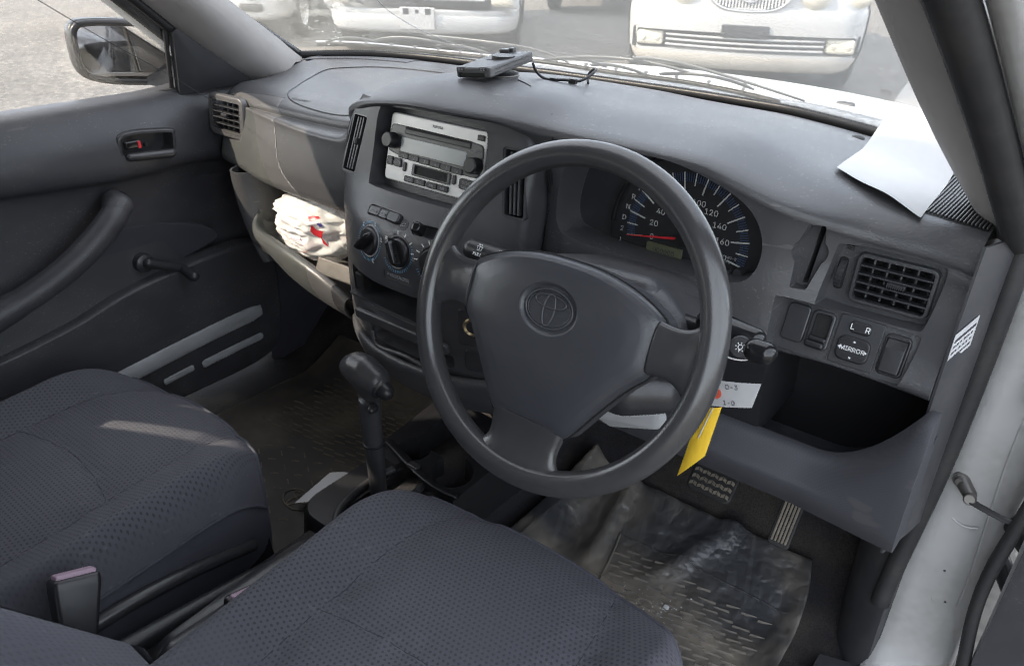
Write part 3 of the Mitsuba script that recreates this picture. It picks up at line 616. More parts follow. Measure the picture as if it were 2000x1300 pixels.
add('shelf_tray', tm(ms ^ cutp), 'mat_trim_green', 40, DB, label='grey green front of the open passenger shelf')
rest = ms - cutp
add('shelf_tray', tm(rest ^ cutq), 'mat_trim_silver', 40, DB, label='silver band on the shelf front')
for m_ in (rest - cutq).decompose(): add('shelf_tray', tm(m_), 'mat_dark', 40, DB)
add('shelf_floor', hull([(-.52, .20, .742), (-.18, .17, .70), (-.52, .45, .742), (-.18, .45, .70), (-.52, .20, .735), (-.18, .17, .69), (-.52, .45, .735), (-.18, .45, .69)]), 'mat_dark', 35, DB)
add('shelf_back', hull([(-.60, .40, .69), (-.17, .40, .69), (-.60, .40, .87), (-.17, .40, .87), (-.60, .42, .69), (-.17, .42, .69), (-.60, .42, .87), (-.17, .42, .87)]), 'mat_dark', 35, DB)
P = []
for z in np.linspace(.872, .70, 14):
    t = (.872 - z) / .17; s2 = .065 * t * t; P.append(chaikin([(-.615 + .02 * t, .40, z), (-.60 + .02 * t, .30, z), (-.592 + s2, .245, z), (-.580 + s2, .215, z), (-.558 + s2, .204, z), (-.538 + s2 * .8, .212, z), (-.525 + s2 * .6, .24, z), (-.52 + s2 * .4, .30, z), (-.52 + .01 * t, .40, z)], 2))
add('shelf_side', thick(np.array(P), .004), 'mat_dash', 45, DB, label='rounded left cheek of the passenger shelf')

# ---- centre stack
rz = [1.078, 1.060, 1.010, .962, .930, .905, .85, .80, .74, .69, .655, .632]
cy_ = Pchip(rz[::-1], [.172, .170, .163, .148, .125, .106, .095, .098, .107, .118, .140, .20][::-1])
ey_ = Pchip(rz[::-1], [.200, .190, .172, .163, .160, .158, .157, .157, .158, .163, .175, .21][::-1])
def sty(x, z): t = min(1, abs(x) / .182); return float(cy_(z) + (ey_(z) - cy_(z)) * t ** 2.4)
P = []
for z in np.linspace(1.078, .632, 70):
    w = .182 - .026 * max(0, (z - 1.02) / .06) ** 2 - .010 * max(0, (.72 - z) / .09)
    row = [(x, sty(x, z), z) for x in np.linspace(-w, w, 61)]
    row = [(-w - .001, row[0][1] + .25, z), (-w - .002, row[0][1] + .012, z), (-w + .0005, row[0][1] + .003, z)] + row[1:-1] + [(w - .0005, row[-1][1] + .003, z), (w + .002, row[-1][1] + .012, z), (w + .001, row[-1][1] + .25, z)]
    P.append(row)
stm = man(solid_loft(np.array(P), (0, 1)))
F_R = frame((0, .183, 1.011), tilt(14.3))
def sfr(x, z, up=(0, 0, 1)):
    e = .004; n = unit(np.cross(V(2 * e, sty(x + e, z) - sty(x - e, z), 0), V(0, sty(x, z + e) - sty(x, z - e), 2 * e))); n = -n if n[1] > 0 else n
    return frame((x, sty(x, z), z), n, up)
bez = chaikin([(-.098, .062), (.098, .062), (.112, .055), (.116, .0), (.118, -.060), (.110, -.068), (-.110, -.068), (-.118, -.060), (-.116, 0), (-.112, .055)], 2, True)
stm -= cutter(bez, F_R, -.012, .09, .93)
stm -= cutter(rrect(.190, .100, .004), F_R, -.12, .09)
F_SV = {}
for s in (-1, 1):
    F = frame((s * .155, .1705, 1.005), V(-.10 * s * -1, -math.cos(.26), math.sin(.26))); F_SV[s] = F
    pv = [(s * -.001 - .0145 if s < 0 else .001 - .0145, .041), (s * -.001 + .0145 if s < 0 else .0155, .041), (.0055 if s < 0 else .0235, -.041), (-.0235 if s < 0 else -.0055, -.041)]
    pv = [(-.010, .041), (.0165, .041), (.004, -.041), (-.0215, -.041)] if s < 0 else [(-.0165, .041), (.010, .041), (.0215, -.041), (-.004, -.041)]
    stm -= cutter(inset(np.array(Polygon(pv).buffer(.0065, quad_segs=5).exterior.coords)[:-1], .001), F, -.06, .05)
F_CL1 = {}
def pocket(x, z, w, h, d, r=.004, sc=1.0):
    global stm
    stm -= cutter(rrect(w, h, r), sfr(x, z), -d, .04, sc)
pocket(-.050, .948 - .022, .078, .0175, .006, .007)
pocket(.052, .930 - .008, .074, .018, .012, .005)
pocket(.0, .846, .060, .0135, .0025, .003)
pocket(-.030, .797, .215, .052, .10, .006, .97)
pocket(.0, .722, .19, .030, .030, .010, .93)
add('climate_panel', tm(stm), 'mat_dash_lower', 33, DB, label='centre panel with the climate dials')
CP = 'dashboard__climate_panel'
for s in (-1, 1):
    F = F_SV[s]; vv = key('dashboard__air_vent')
    pv = [(-.010, .041), (.0165, .041), (.004, -.041), (-.0215, -.041)] if s < 0 else [(-.0165, .041), (.010, .041), (.0215, -.041), (-.004, -.041)]
    o = np.array(Polygon(pv).buffer(.0062, quad_segs=5).exterior.coords)[:-1]; i_ = np.array(Polygon(pv).buffer(.0025, quad_segs=5).exterior.coords)[:-1]
    scene[vv] = mikit.ply(mv(extr(o, -.008, .001, [i_]), F), 'mat_dark', 30); labels[vv] = {'label': 'upright air vent on the %s of the radio' % ('left' if s < 0 else 'right')}
    for k in range(3):
        f = (k + 1) / 4
        a, b = V(*pv[0]) * (1 - f) + V(*pv[1]) * f, V(*pv[3]) * (1 - f) + V(*pv[2]) * f
        add('slat', mv(hull([(q[0] + dx, q[1], dz) for q in (a, b) for dx in (-.0013, .0013) for dz in (-.010, .0)]), F), 'mat_dash_lower', 30, vv)
    for k in range(5):
        y = -.03 + .0145 * k; add('vane', mv(rbox((.034, .002, .014), .0008, (-.003 * s * -1 + (y * .15 * (1 if s < 0 else -1)), y, -.024)), F), 'mat_dark', 30, vv)
    add('vent_tab', mv(rbox((.005, .011, .008), .002, (.004 * (1 if s < 0 else -1), .004, .003)), F), 'mat_dark', 35, vv)
    add('duct', mv(extr(o, -.05, -.046), F), 'mat_hole', 30, vv)
# small buttons left, hazard-like button, slider right
F = sfr(-.050, .926)
for k, (x, w) in enumerate(((-.022, .024), (-.0005, .018))): add('button', mv(plate(w, .013, .007, .003, .0012, x, 0, -.005), F), 'mat_dark', 35, CP)
add('button', mv(plate(.026, .015, .010, .005, .0025, .024, 0, -.005), F), 'mat_dark', 35, CP, label='raised square button beside the air conditioner buttons')
add('button_print', txt('A/C', .0035, F, .0002, x=-.027, y=0), 'mat_grey_print', False, CP) if False else add('button_print', mv(txt('A/C', .0036, np.eye(4), .0003), sfr(-.050, .926) @ trimesh.transformations.translation_matrix([-.026, .0, .0021])), 'mat_grey_print', False, CP)
for x in (-.015, .0055): add('button_lamp', mv(ball((x, -.001, .0022), (.0012, .0018, .0006)), F), 'mat_hole', True, CP)
add('button_print', mv(ring_plate(.007, .006, .001, .0004, .0006), F @ trimesh.transformations.translation_matrix([-.003, .0005, .0020])), 'mat_grey_print', False, CP)
F = sfr(.052, .922); add('slider_knob', mv(rbox((.015, .017, .022), .005, (-.024, 0, .004)), F), 'mat_black_gloss', 35, CP, label='black fresh air slider knob')
for x in (-.004, .117):
    F = sfr(x, .922 - (.0 if x < 0 else .012)); add('air_symbol', mv(cyl(.0085, .0006, 24), F), 'mat_dark', 35, CP); add('air_symbol_print', mv(cat(tube([(-.004, -.0015, .001), (0, .002, .001), (.004, .0015, .001)], .0005, 5), tube([(-.004, -.0005, .001), (-.005, -.003, .001), (.004, -.002, .001)], .0005, 5)), F), 'mat_grey_print', False, CP)
# climate dials
for k, (x, lab) in enumerate(((-.065, 'left climate dial for the air direction'), (0, 'middle climate dial for the fan, ribbed grip'), (.065, 'right climate dial for the temperature, behind the wheel rim'))):
    F = sfr(x, .885); d = key('dashboard__climate_dial')
    scene[d] = mikit.ply(mv(lathe([(0, .006), (.0185, .006), (.0205, .004), (.0215, 0), (.0215, -.006), (0, -.006)], 48), F), 'mat_black', 35); labels[d] = {'label': lab}
    add('dial_well', mv(lathe([(.0222, .0009), (.0238, .0012), (.0245, .0002), (.0238, -.002), (.0222, -.002)], 48), F), 'mat_grey_print' if k == 0 else 'mat_dark', 35, d)
    ang = (-45, 32, -20)[k]; Rz = trimesh.transformations.rotation_matrix(math.radians(ang), [0, 0, 1])
    gr = hull(np.vstack([rbox((.013, .040, .006), .0028, (0, 0, .008)).vertices, rbox((.008, .036, .008), .003, (0, 0, .016)).vertices, rbox((.004, .010, .006), .0018, (0, .018, .012)).vertices]))
    if k == 1: gr = cat(gr, *[rbox((.0016, .0012, .010), .0005, (.0068, -.014 + .0032 * j, .012)) for j in range(9)])
    add('grip', mv(gr, F @ Rz), 'mat_black_gloss', 35, d)
    ticks = []
    for a in np.arange(-210 if k else -150, 31 if k else 215, 7.5):
        if k == 0 and 60 < (a % 360) < 62: continue
        c, s_ = math.cos(math.radians(a)), math.sin(math.radians(a)); b = trimesh.creation.box([.0038, .0009, .0004]); b.apply_transform(np.array([[c, -s_, 0, c * .0285], [s_, c, 0, s_ * .0285], [0, 0, 1, .0006], [0, 0, 0, 1.0]])); ticks.append(mv(b, F))
    add('dial_scale', cat(*ticks[8:] if k else ticks), 'mat_blue_print', False, d, kind='stuff', label='ring of fine blue scale marks')
    if k == 1:
        for a in (100, 70, 40, 10):
            c, s_ = math.cos(math.radians(a)), math.sin(math.radians(a)); b = trimesh.creation.box([.006, .0014, .0004]); b.apply_transform(np.array([[c, -s_, 0, c * .029], [s_, c, 0, s_ * .029], [0, 0, 1, .0009], [0, 0, 0, 1.0]])); add('scale_mark', mv(b, F), 'mat_white_print', False, d)
        add('dial_lettering', txt('OFF', .0044, F, .0008, x=-.014, y=.0265, rz=22), 'mat_grey_print', False, d); add('dial_lettering', txt('HI', .0044, F, .0008, x=.031, y=-.002, rz=-75), 'mat_grey_print', False, d)
        add('fan_symbol', mv(cat(*[ball((.0018 * math.cos(a), .0018 * math.sin(a), .0006), (.0013, .0011, .0004), 1) for a in np.linspace(0, 6.28, 4, False) + .6]), F @ trimesh.transformations.translation_matrix([-.027, .016, 0])), 'mat_white_print', True, d)
    if k == 0:
        for a in (135, 75, 20, -60, 205):
            c, s_ = math.cos(math.radians(a)), math.sin(math.radians(a)); add('flow_symbol', mv(cat(ball((0, .0018, .0006), (.001, .001, .0004), 1), rbox((.0012, .004, .0006), .0002, (0, -.001, .0005)), rbox((.004, .0011, .0006), .0002, (.0012, -.0028, .0005))), F @ trimesh.transformations.translation_matrix([c * .030, s_ * .030, 0])), 'mat_white_print', True, d)
    if k == 2:
        for a in range(180, 80, -24):
            c, s_ = math.cos(math.radians(a)), math.sin(math.radians(a)); b = trimesh.creation.box([.006, .0014, .0004]); b.apply_transform(np.array([[c, -s_, 0, c * .029], [s_, c, 0, s_ * .029], [0, 0, 1, .0009], [0, 0, 0, 1.0]])); add('scale_mark', mv(b, F), 'mat_white_print', False, d)
F = sfr(0, .846); add('passenger_lettering', txt('PASSENGER', .0055, F @ trimesh.transformations.translation_matrix([0, 0, -.0024]), .0006), 'mat_grey_print', False, CP)
# open storage slot, ashtray, lower lid, lighter socket
F = sfr(-.030, .797); add('storage_slot', mv(cat(plate(.212, .050, .004, .004, .001, 0, 0, -.098), rbox((.018, .030, .02), .003, (-.085, 0, -.025))), F), 'mat_hole', 35, CP)
add('storage_floor', mv(extr(rrect(.212, .09, .003, cx=0, cy=-.052), 0, .003), F @ trimesh.transformations.rotation_matrix(math.pi / 2, [1, 0, 0]) @ trimesh.transformations.translation_matrix([0, 0, .022])), 'mat_dark', 35, CP)
F = sfr(.0, .746); add('ashtray_lid', mv(plate(.20, .018, .007, .005, .003, -.01, .004, -.004), F), 'mat_dash_lower', 35, CP)
F = sfr(.0, .722); add('ashtray_lip', mv(mv(tube(crv([(-.075, .006, .002), (-.072, -.008, .006), (0, -.012, .009), (.072, -.008, .006), (.075, .006, .002)], 30), .004, 10), None), F), 'mat_dash_lower', True, CP)
P = []
for x in np.linspace(-.178, .178, 40):
    t = abs(x) / .178; y = .102 + .062 * t ** 2.6; zt = .700 + .004 * t
    q = chaikin([(y + .05, zt - .02), (y + .006, zt - .008), (y - .004, zt), (y - .006, zt - .012), (y + .012, zt - .05), (y + .045, zt - .085), (y + .10, zt - .10)], 2); P.append(np.c_[np.full(len(q), x), q])
add('bin_lid', thick(np.array(P)[::-1], .004), 'mat_dash_lower', 40, DB, label='curved lid of the open bin below the ashtray')
if True:
    F = sfr(.125, .795)
    add('lighter_socket', mv(cat(lathe([(.010, .002), (.013, .004), (.0155, .002), (.0155, -.004), (.010, -.004)], 36)), F), 'mat_brass', 35, DB, label='cigarette lighter socket with a brass ring')
    add('socket_well', mv(cyl(.010, .003, 24, -.004), F), 'mat_hole', 35, DB); add('socket_plate', mv(plate(.050, .062, .004, .006, .002, .002, -.003, -.0035), F), 'mat_dark', 35, DB)
    F = sfr(.130, .735); add('blank_plate', mv(plate(.044, .038, .005, .006, .002, 0, 0, -.003), F), 'mat_dark', 35, DB)
F = sfr(.06, .70); add('bin_lock', mv(lathe([(0, .002), (.008, .002), (.010, 0), (.010, -.003)], 24), frame((.055, .112, .655), tilt(-20))), 'mat_black', 35, DB)
add('side_bin', hull([(.175, .14, .64), (.175, .24, .64), (.235, .16, .64), (.235, .24, .64), (.165, .15, .735), (.165, .24, .735), (.22, .16, .735), (.22, .24, .735)]), 'mat_dark', 35, DB)

# ------------------------------------------------------------------ radio
CR = thing('car_radio', 'silver and black double height car radio in the centre of the dashboard', 'car radio')
face = plate(.190, .100, .012, .007, .002, 0, 0, -.010)
add('face_plate', mv(face, F_R), 'mat_silver', 35, CR)
def rd(name, mesh, mat, lab=None, par=CR, sm=35, kind=None): return add(name, mv(mesh, F_R), mat, sm, par, label=lab, kind=kind)
dp = chaikin([(-.0925, .0325), (-.080, .034), (.080, .0325), (.0925, .028), (.0915, -.008), (.087, -.0165), (.060, -.0160), (-.060, -.0125), (-.088, -.008), (-.0925, -.004)], 2, True)
rd('dark_panel', polyplate(dp, .0026, .001, .0012), 'mat_dark')
rd('disc_slot', plate(.130, .0105, .0012, .0015, .0004, .004, .0275, .003), 'mat_hole', 'long disc slot'); rd('disc_flap', plate(.126, .006, .0012, .001, .0003, .004, .0262, .0036), 'mat_black')
rd('display', plate(.128, .021, .0012, .002, .0004, -.002, .0065, .0032), 'mat_radio_lcd', 'blank grey radio display')
for x, y in ((-.0835, .009), (.0815, .001)):
    k = rd('volume_knob' if x > 0 else 'tuning_knob', mv(lathe([(0, .019), (.0095, .019), (.0112, .0175), (.0118, .003), (.0125, .002), (0, .002)], 40), t=(x, y, 0)), 'mat_black')
rd('eject_button', plate(.013, .008, .003, .002, .001, .083, .040, .001), 'mat_black')
rd('brand_lettering', mv(txt('TOYOTA', .0036, np.eye(4), .0004, bold=True), t=(0, .0415, .0021)), 'mat_ink')
rd('lettering', mv(txt('PWR·VOL', .0040, np.eye(4), .0004), t=(.079, .020, .0038)), 'mat_grey_print'); rd('lettering', mv(txt('TUNE', .003, np.eye(4), .0004), t=(-.084, -.0065, .0038)), 'mat_grey_print')
for k in range(6):
    x = -.058 + .0215 * k; y = -.0085 - .0010 * k * .6
    b = rd('preset_button', plate(.0205, .0085, .0042, .0015, .001, x, y - .001, .0012), 'mat_black'); add('number', mv(mv(txt(str(k + 1), .0040, np.eye(4), .0004), t=(x + .002, y - .001, .0055)), F_R), 'mat_grey_print', False, b) if False else rd('preset_number', mv(txt(str(k + 1), .0040, np.eye(4), .0004), t=(x + .002, y - .001, .0055)), 'mat_grey_print')
for x, w, s in ((-.0845, .014, 'TEXT'), (-.068, .017, 'MUTE'),): 
    rd('mode_button', plate(w - .002, .013, .004, .002, .001, x, -.0215, .0012), 'mat_black'); rd('button_lettering', mv(txt(s, .0038, np.eye(4), .0004), t=(x, -.0215, .0053)), 'mat_grey_print')
for x in (-.0535, .046): rd('eject_button', plate(.006, .014, .0035, .0025, .001, x, -.0255, .0012), 'mat_black')
rd('cassette_frame', tm(man(plate(.076, .0175, .004, .003, .001, .001, -.0262, .0012)) - man(mv(plate(.066, .013, .02, .001, .0003, .001, -.0255, -.002)))), 'mat_dark'); rd('cassette_door', plate(.068, .014, .001, .001, .0003, .001, -.0255, .0014), 'mat_hole', 'cassette door')
for x0, names in ((-.040, ('DISC', 'MD')), (.006, ('FM', 'AM'))):
    for j, s in enumerate(names):
        x = x0 + .0215 * j; rd('source_button', plate(.0205, .0088, .0042, .002, .001, x, -.0420, .0012), 'mat_black'); rd('button_lettering', mv(txt(s, .0042, np.eye(4), .0004), t=(x, -.0420, .0055)), 'mat_grey_print')
rd('seek_button', plate(.033, .0155, .004, .004, .001, .073, -.028, .0012), 'mat_black'); rd('button_lettering', mv(txt('SEEK', .0042, np.eye(4), .0004), t=(.071, -.0255, .0053)), 'mat_grey_print'); rd('button_lettering', mv(txt('TRACK', .0042, np.eye(4), .0004), t=(.071, -.0325, .0053)), 'mat_grey_print')

# ------------------------------------------------------------------ steering wheel
SW = thing('steering_wheel', 'dark grey three spoke steering wheel with an airbag pad', 'steering wheel')
WN = tilt(22.6); WC = V(.348, 0, .93); F_W = frame(WC, WN)
a = np.linspace(0, 2 * math.pi, 160, False); rings = []
sec = np.linspace(0, 2 * math.pi, 24, False)
for t in a:
    rad = V(math.cos(t), math.sin(t), 0); grip = 1 + .03 * math.cos(2 * t); c = rad * .182
    rings.append([c + rad * (.0148 * math.cos(s) + .0012 * math.cos(2 * s)) + V(0, 0, .0162 * grip * math.sin(s)) for s in sec])
add('rim', mv(grid_mesh(np.array(rings), True, True), F_W), 'mat_rim', True, SW)
def lobes(z, grow):
    """outline of the airbag pad at height z, pushed out by grow"""
    base = [(0, .068), (.042, .0665), (.085, .057), (.120, .041), (.131, .031), (.1325, .008), (.1315, -.020), (.105, -.045), (.079, -.082), (.060, -.112), (.050, -.126), (.030, -.130), (0, -.132)]
    full = base + [(-x, y) for x, y in base[-2:0:-1]]
    q = chaikin(full, 3, True)
    return np.array(Polygon(q).buffer(grow, quad_segs=3).exterior.coords)[:-1] if grow else q
def resample(q, n):
    q = np.vstack([q, q[:1]]); s = np.r_[0, np.cumsum(np.linalg.norm(np.diff(q, axis=0), axis=1))]; t = np.linspace(0, s[-1], n, False)
    return np.c_[np.interp(t, s, q[:, 0]), np.interp(t, s, q[:, 1])]
def dome_pad(q, levels, n=180, cz=.024, spread=1.0):
    """rings of the outline shrunk towards the centre with a domed top"""
    q = resample(q, n); k = np.argmax(q[:, 1] * 10 - abs(q[:, 0])); q = np.roll(q, -k, 0); c = V(0, -.012); R = []
    fs = np.r_[np.linspace(1, .9, 12), np.linspace(.88, .02, 44)]; lf, lz = zip(*levels[1:]); zs_ = [levels[0][1]] + list(np.interp(-fs, -np.array(lf), lz)); fs = np.r_[1.0, fs]
    for f, z in zip(fs, zs_): R.append(np.c_[c + (q - c) * f, np.full(n, z)])
    return np.array(R)
lev = [(1.0, -.030), (1.0, -.003), (.996, .002), (.984, .0055), (.958, .0088), (.91, .0118), (.83, .0145), (.71, .0166), (.54, .0182), (.35, .0190), (.15, .0194), (.02, .0195)]
R_ = dome_pad(lobes(0, 0), lev)
# the tips towards the spokes dip to the rim plane
for r in R_:
    d = np.clip((abs(r[:, 0]) - .05) / .08, 0, 1) ** 2 * .008 + np.clip((-r[:, 1] - .05) / .08, 0, 1) ** 1.5 * .006
    r[:, 2] -= np.where(r[:, 2] > 0, d, 0)
em = (-.002, .010)
for r in R_:
    e = np.sqrt(((r[:, 0] - em[0]) / .037) ** 2 + ((r[:, 1] - em[1]) / .028) ** 2); r[:, 2] -= np.where(r[:, 2] > .01, .0042 * (1 - np.clip((e - .90) / .12, 0, 1)), 0)
pad = grid_mesh(np.vstack([R_, R_[-1:] * V(0, 0, 1) + V(0, -.012, 0)]), closed_v=True)
# a denser pad: the recess of the emblem needs vertices
pm = trimesh.Trimesh(pad.vertices, pad.faces).subdivide()
q_ = resample(lobes(0, 0), 160); add('pad_joint', mv(tube(np.c_[q_ * 1.004, np.full(160, -.004)],   .0014, 8, True), F_W), 'mat_hole', True, SW)
add('airbag_pad', mv(pm, F_W), 'mat_hub', True, SW, label='grained airbag pad with an embossed emblem')
def pad_z(x, y):
    q = pm.vertices; i = np.argmin((q[:, 0] - x) ** 2 + (q[:, 1] - y) ** 2 + np.where(q[:, 2] < 0, 1, 0)); return q[i, 2]
def ell(cx, cy, rx_, ry_, r, n=60, rot=0): return [(cx + rx_ * math.cos(t), cy + ry_ * math.sin(t)) for t in np.linspace(0, 2 * math.pi, n, False)]
ez = .0157
emb = [tube([(x, y, ez) for x, y in ell(em[0], em[1], .0305, .0215, 0)], .0013, 8, True), tube([(x, y, ez) for x, y in ell(em[0], em[1], .0275, .0188, 0)], .0006, 6, True),
       tube([(x, y, ez) for x, y in ell(em[0], em[1] - .001, .0072, .0180, 0)], .0011, 8, True), tube([(x, y, ez) for x, y in ell(em[0], em[1] + .0085, .0200, .0072, 0)], .0011, 8, True)]
add('emblem', mv(cat(*emb), F_W), 'mat_hub', True, SW, label='raised oval emblem of crossed rings')
add('lettering', txt('SRS AIRBAG', .0058, F_W @ trimesh.transformations.translation_matrix([-.002, -.027, .0184]), .0006), 'mat_dark', False, SW)
add('lettering_line', mv(rbox((.052, .0006, .0012), .0002, (-.002, -.0325, .0184)), F_W), 'mat_dark', False, SW)
add('pad_crease', mv(tube(crv([(-.105, .022, .0085), (-.085, .019, .0118), (-.066, .017, .0135)], 12), np.r_[.0005, np.full(10, .0016), .0005], 8, flat=1), F_W), 'mat_hub', True, SW)
# spokes, blending into the rim
def spoke(secs):
    """secs: centre (x, y, z), direction across (x, y), half width, half thickness"""
    R = []
    for (c, ac, w, h) in secs:
        ac = unit(V(*ac, 0)); u = np.linspace(0, 2 * math.pi, 28, False)
        R.append([V(*c) + ac * w * np.sign(math.cos(t)) * abs(math.cos(t)) ** .7 + V(0, 0, 1) * h * np.sign(math.sin(t)) * abs(math.sin(t)) ** .8 for t in u])
    R = np.array(R); Q = np.array([np.array([crv(R[:, j], 24)]) [0] for j in range(R.shape[1])]).transpose(1, 0, 2)
    return solid_loft(Q, (1, 2) if abs(secs[0][1][1]) > .5 else (0, 2))
for s in (-1, 1):
    add('spoke', mv(spoke([((s * .120, .006, -.004), (0, 1), .030, .013), ((s * .140, .006, -.004), (0, 1), .0275, .0115), ((s * .155, .006, -.003), (0, 1), .031, .011), ((s * .168, .007, -.001), (0, 1), .043, .0105), ((s * .178, .008, .0), (0, 1), .060, .008)]), F_W), 'mat_rim', True, SW)
add('spoke', mv(spoke([((0, -.116, -.004), (1, 0), .050, .013), ((0, -.138, -.004), (1, 0), .047, .0115), ((0, -.154, -.003), (1, 0), .048, .011), ((0, -.168, -.001), (1, 0), .062, .0105), ((0, -.178, .0), (1, 0), .080, .008)]), F_W), 'mat_rim', True, SW)
R2 = np.array([np.c_[V(0, -.012) + (resample(lobes(0, 0), 120) - V(0, -.012)) * f, np.full(120, z)] for f, z in ((.96, -.02), (.93, -.045), (.78, -.060), (.55, -.068))])
add('hub_back', mv(solid_loft(R2, (0, 1)), F_W), 'mat_black', 35, SW)

# ------------------------------------------------------------------ column and stalks
SC = thing('steering_column', 'dark plastic steering column cover behind the wheel', 'steering column')
def wp(x, y, z): return tuple(pts(F_W, [(x, y, z)])[0])
add('cover', hull(np.vstack([spheres((*wp(-.055, .045, -.075), .022), (*wp(.060, .050, -.075), .022), (*wp(-.055, -.045, -.075), .022), (*wp(.055, -.045, -.075), .022)).vertices, spheres((*wp(-.055, .05, -.23), .03), (*wp(.055, .05, -.23), .03), (*wp(-.05, -.05, -.23), .03), (*wp(.05, -.05, -.23), .03)).vertices])), 'mat_dash_lower', 40, SC)
add('lock_housing', hull(np.vstack([spheres((*wp(.07, .035, -.085), .030), (*wp(.098, .018, -.085), .026), (*wp(.102, -.010, -.088), .022), (*wp(.06, -.02, -.08), .03)).vertices, spheres((*wp(.07, .03, -.20), .03), (*wp(.09, -.0, -.20), .03)).vertices])), 'mat_dash_lower', True, SC)
F_K = frame(wp(.103, .012, -.060), unit(WN + V(.35, 0, 0)))
add('key_cylinder', mv(cat(lathe([(.006, .004), (.010, .006), (.013, .003), (.0135, -.01)], 32), cyl(.0065, .003, 20)), F_K), 'mat_black_gloss', 35, SC)
lw = [wp(.045, -.035, -.075), wp(.085, -.055, -.085), wp(.105, -.085, -.10)]
add('cover', spheres((*wp(-.03, -.07, -.095), .030), (*wp(.06, -.065, -.10), .034), (*wp(.09, -.06, -.13), .028), (*wp(.0, -.08, -.2), .04), n=2), 'mat_dark', True, SC)
add('cover_plate', spheres((*wp(.03, -.105, -.12), .012), (*wp(.085, -.085, -.14), .014), (*wp(.085, -.10, -.16), .014), (*wp(.03, -.12, -.16), .012)), 'mat_strip', True, SC, label='pale grey plate under the column cover')
WS_ = thing('wiper_stalk', 'black wiper stalk reaching out left of the wheel hub', 'stalk')
w0, w1 = V(.158, .085, .936), V(.300, .085, .928)
ax = unit(w1 - w0)
add('lever', spheres((*w0, .0145), (*(w0 + ax * .06), .0175), (*(w0 + ax * .10), .0165), n=3), 'mat_black', True, WS_); add('arm', tube([w0 + ax * .09, w1], .008, 14), 'mat_black', True, WS_)
vc = unit(CAM - (w0 + ax * .03)); nn = unit(V(0, -.80, .60)); F_P = frame(w0 + ax * .020 + nn * .0168, nn, up=(0, .6, .8))
def stalk_print(m, lab=None): add('print', mv(m, F_P), 'mat_white_print', False, WS_)
stalk_print(mv(txt('PULL', .0042, np.eye(4), .0006), t=(0, -.006, .0)))
stalk_print(cat(tube([(-.0045, .0045, .0003), (.0045, .0045, .0003)], .0004, 5), tube([(-.0045, .0045, .0003), (-.003, -.0005, .0003), (.003, -.0005, .0003), (.0045, .0045, .0003)], .0004, 5), tube([(0, -.0005, .0003), (0, .007, .0003)], .0004, 5), tube([(-.003, .0065, .0003), (-.002, .008, .0003), (0, .007, .0003), (.002, .008, .0003), (.003, .0065, .0003)], .0004, 5)))
for s, y in (('MIST', .006), ('OFF', .0005), ('INT', -.005)): stalk_print(mv(txt(s, .0040, np.eye(4), .0006), t=(.037 + .0006 * 0, y, .0)))
LS = thing('light_stalk', 'glossy black light stalk right of the wheel rim', 'stalk')
l0, l1 = V(.545, .062, .938), V(.565, .058, .940)
add('lever', spheres((*l1, .0125), (*(l1 + V(-.010, 0, 0)), .0125), n=3), 'mat_black_gloss', True, LS, label='glossy rounded tip of the stalk')
add('switch_ring', spheres((.548, .070, .946, .012), (.520, .072, .944, .016), (.49, .085, .94, .013), n=3), 'mat_black_gloss', True, LS)
F_L = frame((.541, .0535, .9405), unit(V(.15, -.85, .45)), up=(0, .5, .85)); add('face', mv(lathe([(0, .003), (.0105, .003), (.012, .001), (.012, -.004)], 32), F_L), 'mat_black', 35, LS)
rays = [tube([(.0035 * math.cos(t), .0035 * math.sin(t), .0033), (.0052 * math.cos(t), .0052 * math.sin(t), .0033)], .0004, 5) for t in np.linspace(0, 6.283, 8, False)]
add('bulb_symbol', mv(cat(tube([(x, y, .0033) for x, y in ell(0, 0, .0022, .0024, 0, 20)], .0004, 5, True), tube([(-.001, -.003, .0033), (.001, -.003, .0033)], .0005, 5), *rays), F_L), 'mat_white_print', False, LS)
add('arm', tube([(.545, .07, .938), (.40, .115, .915)], .010, 14), 'mat_black', True, LS)
add('ring_line', tube([(.533 + .018 * math.cos(t), .064 - .014 * math.sin(t), .9275 - .001 * math.sin(t)) for t in np.linspace(.2, 2.9, 20)], .0008, 6), 'mat_white_print', True, LS)

# ------------------------------------------------------------------ key tags
TG = thing('key_tag', 'white paper key tag with handwriting and a red eyelet', 'key tag')
def sheet(c00, c10, c11, c01, sag=V(0, 0, 0), n=12, d=.0003, wave=None):
    P = []
    for i in np.linspace(0, 1, n):
        P.append([(V(*c00) * (1 - i) + V(*c10) * i) * (1 - j) + (V(*c01) * (1 - i) + V(*c11) * i) * j + sag * 4 * (i * (1 - i)) + (wave(i, j) if wave else 0) for j in np.linspace(0, 1, n)])
    return thick(np.array(P), d), np.array(P)
t0, t1, t2, t3 = V(.520, .045, .8655), V(.567, .045, .882), V(.571, .047, .9115), V(.517, .047, .896)
m_, _ = sheet(t0, t1, t2, t3, V(0, -.002, 0)); add('paper', m_, 'mat_paper', True, TG)
n_ = unit(np.cross(t1 - t0, t3 - t0)); n_ = n_ if n_[1] < 0 else -n_
F_G = frame((t0 + t1 + t2 + t3) / 4 + n_ * .0026, n_); ang = 18
F_G2 = F_G @ trimesh.transformations.rotation_matrix(math.radians(2), [0, 0, 1])
for s, y in (('D-3', .0085), ('1-0', -.010)): add('handwriting', txt(s, .0052, F_G2, .0003, x=-.001, y=y, rz=16), 'mat_ink', False, TG)
